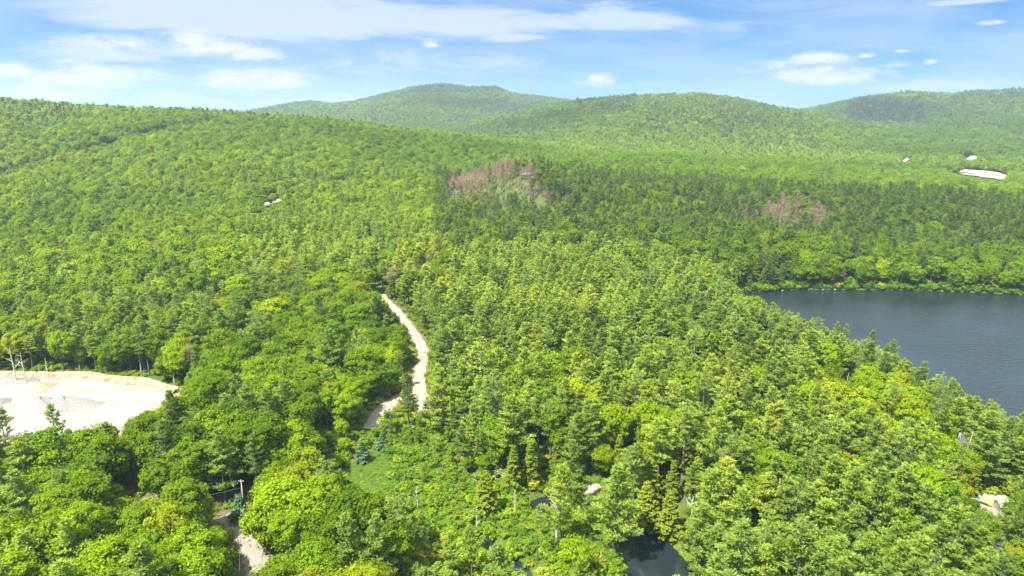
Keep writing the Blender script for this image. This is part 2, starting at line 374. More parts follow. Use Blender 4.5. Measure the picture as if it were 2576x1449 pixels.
waters = [(lake, .5), (inlet, .45), (pool, .4), (pud1, .3), (pud2, .3)]
def hfun(x, y):
    x = np.asarray(x, float); y = np.asarray(y, float); h = hland(x, y)
    near = (np.hypot(x, y) < 900)
    if near.any():
        xs, ys, hs = x[near], y[near], h[near]
        d = sdist(xs, ys, pit); w = np.clip(1 - d / 14, 0, 1); w = w * w * (3 - 2 * w); hs = hs * (1 - w) + 5.0 * w
        d = sdist(xs, ys, marsh); w = np.clip(1 - d / 20, 0, 1); hs = hs * (1 - w) + (0.9 + .6 * vnoise(xs, ys, 12, 5)) * w
        for poly, sl_ in waters:
            d = sdist(xs, ys, poly); hs = np.where(d < 0, np.maximum(-3, -.25 + d * .4), np.minimum(hs, .25 + d * sl_ * .6))
        h = h.copy(); h[near] = hs
    return h
h1 = lambda x, y: float(hfun(np.array([x]), np.array([y]))[0])

def at_g(u, v, lift=0):
    a, b, c = ray(u, v); t = np.arange(120, 5000, 6.) / b
    below = CAMZ + c * t < hfun(a * t, b * t) + lift; q = t[np.argmax(below)] if below.any() else t[-1]
    t = np.linspace(q - 7, q + 1, 33); below = CAMZ + c * t < hfun(a * t, b * t) + lift; q = t[np.argmax(below)] if below.any() else q
    return (a * q, b * q)
def gg(pts): return [at_g(u, v) for u, v in pts]
road_c = [at_g(u, v) for u, v in [(955, 742), (975, 765), (1005, 790), (1030, 825), (1060, 865), (1066, 900), (1052, 940), (1056, 985), (1070, 1035)]]
road_b = [at_g(u, v) for u, v in [(1056, 962), (1038, 985), (1000, 1003), (968, 1026), (945, 1050), (928, 1082)]]
road_t = [at_g(u, v) for u, v in [(560, 1300), (595, 1325), (625, 1365), (645, 1410), (652, 1450), (670, 1520)]]
sandlot = smooth_poly(gg([(1462, 1228), (1500, 1218), (1515, 1232), (1505, 1250), (1470, 1252)]), 2)
patio = gg([(2440, 1262), (2480, 1252), (2560, 1262), (2585, 1300), (2500, 1318)])
drybank = smooth_poly(gg([(530, 1250), (600, 1232), (640, 1262), (615, 1322), (560, 1318)]), 2)
drybank2 = smooth_poly(gg([(290, 1215), (380, 1225), (420, 1262), (380, 1275), (300, 1265)]), 2)
road_h = [at_g(u, v) for u, v in [(585, 528), (640, 520), (668, 514), (708, 501), (760, 488)]]
road_f = [at_g(u, v) for u, v in [(2338, 410), (2365, 420), (2400, 428), (2430, 434)]]
roads = [smooth_poly(r, 2, False) for r in (road_c, road_b, road_t, road_h, road_f)]
farpit = smooth_poly([at_g(u, v) for u, v in [(2350, 419), (2362, 418), (2400, 425), (2432, 429), (2470, 431), (2505, 435), (2534, 441), (2536, 447), (2522, 456), (2496, 452), (2470, 449), (2450, 446), (2425, 443), (2405, 437), (2385, 428)]], 1)
# terrain sheet: polar grid, dense in front of the lens
def build_terrain():
    rr = [6.0]
    while rr[-1] < 5500: rr.append(rr[-1] + max(2.2, rr[-1] * .012) if rr[-1] > 60 else rr[-1] + 6)
    rr = np.array(rr)
    th = np.concatenate([np.linspace(-PI, -R(50), 60, endpoint=False), np.linspace(-R(50), R(50), 340), np.linspace(R(50), PI, 61)[1:-1]])
    A, B = np.meshgrid(rr, th, indexing='ij'); X = A * np.sin(B); Y = A * np.cos(B); Z = hfun(X.ravel(), Y.ravel())
    V = np.stack([X.ravel(), Y.ravel(), Z], 1); nr, nth = A.shape
    i = np.arange(nr - 1)[:, None]; j = np.arange(nth)[None, :]; j2 = (j + 1) % nth
    Fq = np.stack([(i * nth + j), (i * nth + j2), ((i + 1) * nth + j2), ((i + 1) * nth + j)], -1).reshape(-1, 4)
    m = bpy.data.meshes.new('terrain')
    V = np.vstack([V, [[0, 0, h1(0, 0)]]])
    faces = Fq[:, ::-1].tolist() + [(len(V) - 1, (k + 1) % nth, k) for k in range(nth)]
    m.from_pydata(V.tolist(), [], faces); m.materials.append(M['floor']); m.polygons.foreach_set('use_smooth', [True] * len(m.polygons)); m.update()
    o = bpy.data.objects.new('terrain', m); COL.objects.link(o); tag(o, kind='structure'); return o
build_terrain()
def sheet(name, poly, mat, off, step=3.0, z=None, kind='structure', edge=1.2, hf=None, fade=0):
    """a draped sheet cut to an outline: an interior grid whose border quads follow a wobbled outline"""
    P = np.array([p[:2] for p in poly]); x0, y0 = P.min(0) - step; x1, y1 = P.max(0) + step
    xs = np.arange(x0, x1, step); ys = np.arange(y0, y1, step); X, Y = np.meshgrid(xs, ys)
    d = sdist(X.ravel(), Y.ravel(), poly) + (fbm(X.ravel(), Y.ravel(), 5, 2) - .5) * 2 * edge
    keep = (d < 0).reshape(X.shape); Z = (hf or hfun)(X.ravel(), Y.ravel()) + off if z is None else np.full(X.size, z)
    V = np.stack([X.ravel(), Y.ravel(), Z], 1); ny, nx = X.shape; faces = []
    for i in range(ny - 1):
        for j in range(nx - 1):
            if keep[i:i + 2, j:j + 2].sum() >= 3: faces.append((i * nx + j, i * nx + j + 1, (i + 1) * nx + j + 1, (i + 1) * nx + j))
    used = sorted({q for f in faces for q in f}); mp = {q: k for k, q in enumerate(used)}
    m = bpy.data.meshes.new(name); m.from_pydata(V[used].tolist(), [], [[mp[q] for q in f] for f in faces]); m.materials.append(mat)
    m.polygons.foreach_set('use_smooth', [True] * len(m.polygons)); m.update()
    o = bpy.data.objects.new(name, m); COL.objects.link(o); tag(o, kind=kind); return o
def ngon(name, poly, z, mat):
    m = bpy.data.meshes.new(name); n = len(poly); m.from_pydata([(p[0], p[1], z) for p in poly], [], [tuple(range(n))]); m.materials.append(mat); m.update()
    if m.polygons[0].normal.z < 0: m.flip_normals()
    o = bpy.data.objects.new(name, m); COL.objects.link(o); tag(o, kind='structure'); return o
def strip(name, pts, w, mat, off=.22):
    V = []; n = 5; pts = smooth_poly(pts, 1, False)
    for i, p in enumerate(pts):
        a = np.array(pts[max(i - 1, 0)]); b = np.array(pts[min(i + 1, len(pts) - 1)]); t = (b - a) / (np.linalg.norm(b - a) + 1e-9); nrm = np.array([-t[1], t[0]])
        ww = w * (.85 + .35 * vnoise(np.array([p[0]]), np.array([p[1]]), 9, 4)[0])
        for k in range(n): q = np.array(p) + nrm * ww * (k / (n - 1) - .5) * (1 + .12 * math.sin(i * 1.7 + k)); V.append((q[0], q[1], h1(q[0], q[1]) + off - (.12 if k in (0, n - 1) else 0)))
    Fc = [(i * n + k, (i + 1) * n + k, (i + 1) * n + k + 1, i * n + k + 1) for i in range(len(pts) - 1) for k in range(n - 1)]
    mb = MB(); mb.add(V, Fc); o = mb.build(name, mat, smooth=True); tag(o, kind='structure'); return o
def grow(poly, s=1.03):
    c = np.mean(np.array(poly), 0); return [tuple(c + (np.array(p) - c) * s) for p in poly]
ngon('lake_water', lake, 0.0, M['lake'])
ngon('creek_water', inlet, 0.0, M['pond'])
for p in (pool, pud1, pud2): ngon('pond_water', p, 0.0, M['pond'])
RW = [5.2, 4.8, 5.0, 8, 9]
RN = ['gravel_road', 'gravel_road', 'dirt_track', 'hillside_road', 'far_road']
for r, w, nm in zip(roads, RW, RN): 
    strip(nm, r, w, M['track'] if nm == 'dirt_track' else M['road'], off=.3 if nm != 'far_road' else 1.5)
    if nm in ('gravel_road', 'dirt_track'): strip('road_verge', r, w * 1.6, M['dry'], off=.2)
# gravel pit floor with shallow relief and a cut bank round its far side
def pit_h(x, y):
    d = sdist(x, y, pit); edge = np.clip(-d / 9, 0, 1)
    back = np.clip((y - 262) / 12, 0, 1)
    return 5.0 + (1 - edge) ** 1.5 * (2.8 * back) + 1.3 * fbm(x, y, 26, 6) * edge + .35 * vnoise(x, y, 5, 8)
sheet('gravel_pit_floor', pit, M['sand'], .35, 1.5, hf=pit_h, edge=1.0)
sheet('far_gravel_pit', farpit, M['farsand'], 1.8, 6, edge=3)
fb = [at_g(u, v) for u, v in [(2395, 424), (2430, 424), (2455, 427), (2480, 430), (2510, 434), (2530, 440)]]
strip('far_pit_bank', fb, 9, M['bank'], off=5.5)
strip('far_pit_bench', [at_g(u, v) for u, v in [(2420, 436), (2450, 441), (2490, 443), (2520, 446)]], 5, M['bank'], off=3.0)
sheet('sandy_clearing', sandlot, M['track'], .25, .6, edge=1.6)
sheet('glade_grass', glade, M['grass'], .15, 2)
sheet('dry_slope', drybank, M['dry'], .2, 2)
sheet('dry_slope', drybank2, M['dry'], .2, 2)

# ------------------------------------------------------------------ tree makers (prototype meshes)
def unit(v): return v / (np.linalg.norm(v, axis=-1, keepdims=True) + 1e-9)
def leaf_quads(P, N, size, rg, aspect=1.0, axis=None):
    n = len(P); N = unit(N)
    T = unit(np.cross(N, rg.normal(size=(n, 3)))) if axis is None else unit(axis - N * np.sum(axis * N, -1, keepdims=True))
    B = np.cross(N, T); s = (size * rg.uniform(.7, 1.3, n))[:, None]
    a = T * s * .5 * aspect; b = B * s * .5
    # a leaf spray: kite, widest past its middle
    return np.stack([P - a, P - b * .9 + a * .15, P + a, P + b * .9 + a * .15], 1)
def broad_crown(seed, H, Wd, ncl, nl, size, low=.30, flat=1.0):
    rg = np.random.default_rng(seed); c = np.array([0, 0, H * (low + (1 - low) * .5)]); ax = np.array([Wd / 2, Wd / 2, H * (1 - low) * .5])
    lobes = rg.normal(size=(5, 3)); lobes = unit(lobes)
    dirs = unit(rg.normal(size=(ncl, 3)) * [1, 1, .95] + [0, 0, .22]); 
    rad = rg.uniform(.48, .86, ncl) * (.86 + .22 * np.max(dirs @ lobes.T, 1))
    C = c + dirs * ax * rad[:, None]; r = Wd * rg.uniform(.10, .19, ncl) * (1.05 - .25 * (dirs[:, 2] > .6))
    out = []; 
    k = rg.integers(0, ncl, nl); 
    d = unit(rg.normal(size=(nl, 3)) + dirs[k] * .9 + [0, 0, .35])
    pos = C[k] + d * (r[k] * rg.uniform(.55, 1.08, nl))[:, None] * [1, 1, .72]
    N = d * .75 + np.array([0, 0, .55]) + rg.normal(size=(nl, 3)) * .42
    out.append(leaf_quads(pos, N, size, rg, 1.25))
    ni = nl // 6; d = unit(rg.normal(size=(ni, 3))); pos = c + d * ax * (rg.uniform(.1, .62, ni) ** .6)[:, None]
    out.append(leaf_quads(pos, d + [0, 0, .3], size * 1.5, rg))
    nw = nl // 14; d = unit(rg.normal(size=(nw, 3)) + [0, 0, .3]); pos = c + d * ax * rg.uniform(.85, 1.1, nw)[:, None]
    out.append(leaf_quads(pos, d + rg.normal(size=(nw, 3)) * .5, size, rg, 1.4))
    return np.concatenate(out), C
def add_cone(mb, p, q, r0, r1, n=5, mi=0, bend=0.0, seg=3, seed=0):
    p = np.array(p, float); q = np.array(q, float); pts = []; rd = []
    for i in range(seg + 1):
        t = i / seg; m = p * (1 - t) + q * t; m[2] += bend * math.sin(PI * t); pts.append(m); rd.append(r0 * (1 - t) + r1 * t)
    mb.tube([tuple(z) for z in pts], rd, n, mi, cap=False)
def broad_trunk(seed, H, C, low):
    mb = MB(); rg = np.random.default_rng(seed + 5); r0 = .011 * H + .06
    mb.tube([(0, 0, -1), (.1, .05, H * low * .6), (-.1, .1, H * low * 1.1), (.05, 0, H * .62)], [r0 * 1.35, r0, r0 * .85, r0 * .3], 7)
    for k in rg.choice(len(C), min(9, len(C)), False):
        z0 = H * low * rg.uniform(.8, 1.3); add_cone(mb, (0, 0, z0), C[k], r0 * .42, .03, 4, bend=.3)
    return mb
def conifer(seed, H, Wd, low, kind, dens=1.0, size=.5):
    rg = np.random.default_rng(seed); mb = MB(); r0 = .0105 * H + .04
    lean = rg.normal(size=2) * .012 * H
    tr = lambda z: np.array([lean[0] * (z / H) ** 2, lean[1] * (z / H) ** 2, z])
    mb.tube([(0, 0, -1), tuple(tr(H * .3)), tuple(tr(H * .65)), tuple(tr(H * .97))], [r0 * 1.25, r0 * .85, r0 * .5, .04], 7)
    quads = []
    step = {'pine': 1.12, 'hemlock': .62, 'spruce': .5, 'thin': 1.25}[kind] * H / 22 * (1 if kind != 'spruce' else 2.2)
    z = H * low
    while z < H * .985:
        t = (z - H * low) / (H * (1 - low)); nb = {'pine': 5, 'hemlock': 6, 'spruce': 7, 'thin': 4}[kind]
        if kind in ('pine', 'thin'):
            prof = min(1, .55 + 2.2 * t) * (1 - t) ** .8 * 1.12 + .05
            prof *= rg.uniform(.72, 1.18)
        elif kind == 'hemlock': prof = (1 - t) ** .72 * min(1, .7 + 2 * t) + .04
        else: prof = (1 - t) ** .9 + .04
        a0 = rg.uniform(0, 2 * PI)
        for b in range(nb):
            if kind in ('pine', 'thin') and rg.random() < .16: continue
            az = a0 + 2 * PI * b / nb + rg.normal() * .25; L = Wd / 2 * prof * rg.uniform(.55, 1.22)
            if L < .25: L = .25
            el = {'pine': .12 + .75 * t ** 2, 'thin': .05 + .5 * t, 'hemlock': -.05 + .5 * t, 'spruce': -.1 + .6 * t}[kind] + rg.normal() * .07
            curve = {'pine': .16, 'thin': .12, 'hemlock': -.22, 'spruce': -.12}[kind]
            o = tr(z + rg.uniform(-.3, .3)); hd = np.array([math.cos(az), math.sin(az), 0]); sd = np.array([-hd[1], hd[0], 0])
            tip = o + hd * L * math.cos(el) + np.array([0, 0, L * math.sin(el) + curve * L])
            if L > .9 and dens > .4: add_cone(mb, o, tip - (tip - o) * .12, .012 * L + .02, .012, 3, seg=2, bend=-.05 * L * (1 if curve > 0 else -1))
            nt_ = max(3, int((6.2 if kind != 'thin' else 3.0) * (L + .4) * dens * (1.3 if kind in ('hemlock', 'spruce') else 1)))
            s = rg.uniform(.22, 1.0, nt_) ** .8; wid = .34 * L * (1 - .65 * s) * (s > .18) + .12
            lat = rg.uniform(-1, 1, nt_) * wid
            P = o + hd * (s * L * math.cos(el))[:, None] + sd * lat[:, None]
            P[:, 2] += s * L * math.sin(el) + curve * L * s ** 2 + rg.normal(size=nt_) * .08 - (.10 * np.abs(lat) if kind != 'pine' else -.08 * np.abs(lat))
            nbld = 4 if kind in ('pine', 'thin') else 3
            P4 = np.repeat(P, nbld, 0); n4 = len(P4)
            if kind in ('pine', 'thin'):
                ax = hd * .8 + rg.normal(size=(n4, 3)) * [.75, .75, .32] + [0, 0, .32]; ax = unit(ax)
                N = np.array([0, 0, 1.]) + rg.normal(size=(n4, 3)) * .38
                quads.append(leaf_quads(P4 + ax * size * .4, N, size, rg, 1.0, None) if False else blade(P4, ax, N, size * 1.08, rg, .27 if dens > .9 else .36))
            else:
                ax = unit(hd * .9 + sd * rg.normal(size=(n4, 1)) * .8 + [0, 0, -.25] + rg.normal(size=(n4, 3)) * .2)
                N = np.array([0, 0, 1.]) + hd * .5 + rg.normal(size=(n4, 3)) * .35
                quads.append(blade(P4, ax, N, size * .85, rg, .55))
        z += step * rg.uniform(.7, 1.3) * (1.25 - .5 * t)
    n4 = 10; P4 = np.repeat([tr(H * .97)], n4, 0); ax = unit(rg.normal(size=(n4, 3)) * .5 + [0, 0, 1])
    quads.append(blade(P4, ax, rg.normal(size=(n4, 3)), size, rg, .4))
    return np.concatenate(quads), mb
def blade(P, ax, N, size, rg, wr):
    n = len(P); s = (size * rg.uniform(.75, 1.3, n))[:, None]; N = unit(N); B = unit(np.cross(N, ax)) * s * wr * .5
    return np.stack([P, P + ax * s * .5 - B, P + ax * s, P + ax * s * .5 + B], 1)
def dead_pine(seed, H, Wd, dens=1.0):
    rg = np.random.default_rng(seed); mb = MB(); r0 = .009 * H + .05
    mb.tube([(0, 0, -1), (.1, 0, H * .5), (0, .1, H * .98)], [r0 * 1.2, r0 * .7, .03], 6); q = []
    z = H * .3
    while z < H * .97:
        t = (z - H * .3) / (H * .7); L0 = Wd / 2 * (1 - t) ** .6 * min(1, .5 + 2 * t)
        for b in range(4):
            az = rg.uniform(0, 2 * PI); L = L0 * rg.uniform(.4, 1.2); hd = np.array([math.cos(az), math.sin(az), .1 + .5 * t])
            o = np.array([0, 0, z]); tip = o + hd * L; add_cone(mb, o, tip, .04, .012, 3, seg=2)
            n4 = max(3, int(7 * L * dens)); s = rg.uniform(.3, 1, n4)[:, None]; P = o + hd * L * s + rg.normal(size=(n4, 3)) * .22
            q.append(blade(P, unit(hd + rg.normal(size=(n4, 3)) * .8), rg.normal(size=(n4, 3)), .45 / math.sqrt(dens), rg, .28))
        z += rg.uniform(.5, .9)
    return np.concatenate(q), mb
def snag(seed, H, limbs=7, spread=.22):
    rg = np.random.default_rng(seed); mb = MB(); r0 = .012 * H + .06
    mb.tube([(0, 0, -1), (.12, .05, H * .4), (-.1, .1, H * .75), (.15, .0, H)], [r0 * 1.2, r0 * .85, r0 * .5, .05], 7)
    br = MB()
    for k in range(limbs):
        z = H * rg.uniform(.35, .93); az = rg.uniform(0, 2 * PI); L = H * spread * rg.uniform(.5, 1.2) * (1.15 - z / H)
        o = np.array([0, 0, z]); tip = o + np.array([math.cos(az) * L, math.sin(az) * L, L * rg.uniform(.1, .9)])
        add_cone(br, o, tip, .09, .03, 4, bend=-.08 * L)
        for j in range(2):
            t = rg.uniform(.4, .8); p = o * (1 - t) + tip * t; add_cone(br, p, p + rg.normal(size=3) * L * .25 + [0, 0, L * .15], .045, .02, 3, seg=2)
    return mb, br
# prototypes: list of (crown mesh, wood mesh, both-in-one mesh), three levels of detail
PR = {}
def proto(kind, lod, Q, mb, leaf, wood):
    nm = kind
    cm = quads_mesh(nm + '_crown', Q, [leaf]); wm = mb.mesh(nm + '_trunk', [wood])
    ob = bpy.data.objects.new(f'{nm}_{lod}_{len(PR.get((kind, lod), [])):02d}', joined(nm, Q, mb, leaf, wood))
    PR.setdefault((kind, lod), []).append((cm, wm, ob))
def joined(nm, Q, mb, leaf, wood):
    V1 = Q.reshape(-1, 3); V2 = np.vstack(mb.v); n = len(Q)
    m = bpy.data.meshes.new(nm); F1 = np.arange(4 * n).reshape(-1, 4).tolist(); F2 = [[q + 4 * n for q in f] for f in mb.f]
    m.from_pydata(np.vstack([V1, V2]).tolist(), [], F1 + F2); m.materials.append(leaf); m.materials.append(wood)
    m.polygons.foreach_set('material_index', [0] * n + [1] * len(F2)); m.update(); return m
LOD = [(1.0, 1.0), (.34, 1.6), (.07, 3.4)]
for lod, (q, s) in enumerate(LOD):
    for k in range((6, 4, 3)[lod]):
        H = (17, 19, 15, 18, 16, 20)[k]; Wd = (11, 10, 10.5, 12, 9, 11)[k]; low = (.28, .32, .22, .3, .25, .36)[k]
        Q, C = broad_crown(100 + k, H, Wd, (34, 30, 28, 40, 26, 34)[k] if lod < 2 else 14, int(7600 * q), .44 * s, low)
        proto('broadleaf_tree', lod, Q, broad_trunk(100 + k, H, C, low), M['broad'], M['bark'])
    for k in range((6, 4, 3)[lod]):
        Q, mb = conifer(200 + k, (24, 22, 25, 23, 20, 26)[k], (9.5, 8.5, 8.8, 10, 8, 9)[k], (.30, .42, .36, .24, .45, .50)[k], 'pine' if k != 5 else 'thin', max(q, .06), .78 * (1 if lod == 0 else s * .8))
        proto('pine_tree', lod, Q, mb, M['pine'], M['pinebark'])
    for k in range((3, 2, 2)[lod]):
        Q, mb = conifer(300 + k, (16, 18, 14)[k], (7.5, 8, 6)[k], .07, 'hemlock', max(q, .06), .62 * (1 if lod == 0 else s * .8))
        proto('hemlock_tree', lod, Q, mb, M['hemlock'], M['bark'])
    for k in range((3, 2, 2)[lod]):
        Q, mb = dead_pine(500 + k, (16, 14, 17)[k], (5.5, 5, 6)[k], (2.6, 2.6, 1.0)[lod])
        proto('dead_pine', lod, Q, mb, M['brown'], M['pinebark'])
for k in range(2):
    Q, mb = conifer(400 + k, (7, 6)[k], (4.8, 4.4)[k], .05, 'spruce', 1.6, .42)
    proto('spruce_tree', 0, Q, mb, M['spruce'], M['bark'])
for k in range(4):
    Q, C = broad_crown(600 + k, (2.4, 1.8, 3.2, 1.4)[k], (3.4, 3.0, 3.6, 2.8)[k], 14, 620, .26, .02)
    mb = MB(); mb.tube([(0, 0, -.3), (0, 0, .9)], [.06, .03], 5); proto('shrub', 0, Q, mb, M['shrub'], M['bark'])

# ------------------------------------------------------------------ what must stay in sight: outlines on the picture plane and the distance they lie at
guards = [([(-50, 948), (200, 944), (400, 964), (458, 978), (425, 990), (395, 1008), (350, 1054), (240, 1052), (170, 1046), (60, 1068), (-50, 1068)], 215),
          ([(960, 755), (985, 758), (1050, 800), (1078, 860), (1078, 930), (1064, 992), (1035, 985), (1042, 900), (1000, 800)], 255),
          ([(1000, 985), (960, 1002), (925, 1070), (945, 1078), (985, 1030)], 225),
          ([(580, 1330), (612, 1318), (618, 1365), (658, 1415), (648, 1449), (630, 1449), (615, 1385)], 140),
          ([(1560, 1345), (1590, 1332), (1640, 1352), (1720, 1449), (1570, 1449)], 140),
          ([(1325, 1258), (1375, 1243), (1385, 1262), (1400, 1292), (1335, 1292)], 180),
          ([(1200, 1355), (1240, 1358), (1250, 1372), (1210, 1380)], 150),
          ([(1290, 1408), (1330, 1425), (1335, 1449), (1300, 1440)], 140),
          ([(880, 1160), (950, 1130), (965, 1200), (920, 1245), (870, 1225)], 180),
          ([(1470, 1215), (1500, 1213), (1505, 1240), (1475, 1245)], 185),
          ([(1858, 733), (2576, 742), (2640, 742), (2640, 1060), (2500, 1010), (2410, 962), (2300, 905), (2180, 850), (2060, 800), (1960, 775)], 235),
          ([(2452, 1258), (2480, 1250), (2540, 1262), (2528, 1290), (2495, 1288), (2465, 1275)], 190),
          ([(2415, 1098), (2432, 1098), (2440, 1120), (2418, 1120)], 210),
          ([(2525, 1362), (2545, 1375), (2540, 1390), (2528, 1384)], 162),
          ([(545, 1258), (580, 1240), (575, 1300), (560, 1300)], 165),
          ([(592, 1207), (620, 1207), (625, 1262), (598, 1262)], 165),
          ([(300, 1225), (340, 1215), (400, 1250), (350, 1262), (310, 1258)], 168),
          ([(662, 518), (705, 500), (708, 508), (672, 522)], -1),
          ([(1305, 433), (1365, 431), (1370, 441), (1320, 442)], 601),
          ([(2370, 421), (2420, 427), (2520, 434), (2535, 443), (2520, 456), (2470, 449), (2410, 438)], -1),
          ([(2272, 400), (2292, 400), (2292, 408), (2272, 408)], -1), ([(2425, 390), (2455, 390), (2455, 402), (2425, 402)], -1),
          ([(1578, 1327), (1600, 1327), (1600, 1342), (1578, 1342)], 160), ([(1550, 1290), (1568, 1290), (1568, 1300), (1550, 1300)], 160),
          ([(1506, 1388), (1518, 1388), (1518, 1420), (1506, 1420)], 150),
          ([(2128, 938), (2142, 938), (2142, 958), (2128, 958)], 240)]
for q_, (poly_, gd_) in enumerate(guards):
    if gd_ not in (235, 601): c_ = np.mean(poly_, 0); guards[q_] = (poly_, math.hypot(*at_g(float(c_[0]), float(c_[1]))) + (90 if q_ == 1 else 2 if gd_ > 0 else -8)); print('guard', q_, gd_, round(guards[q_][1]))
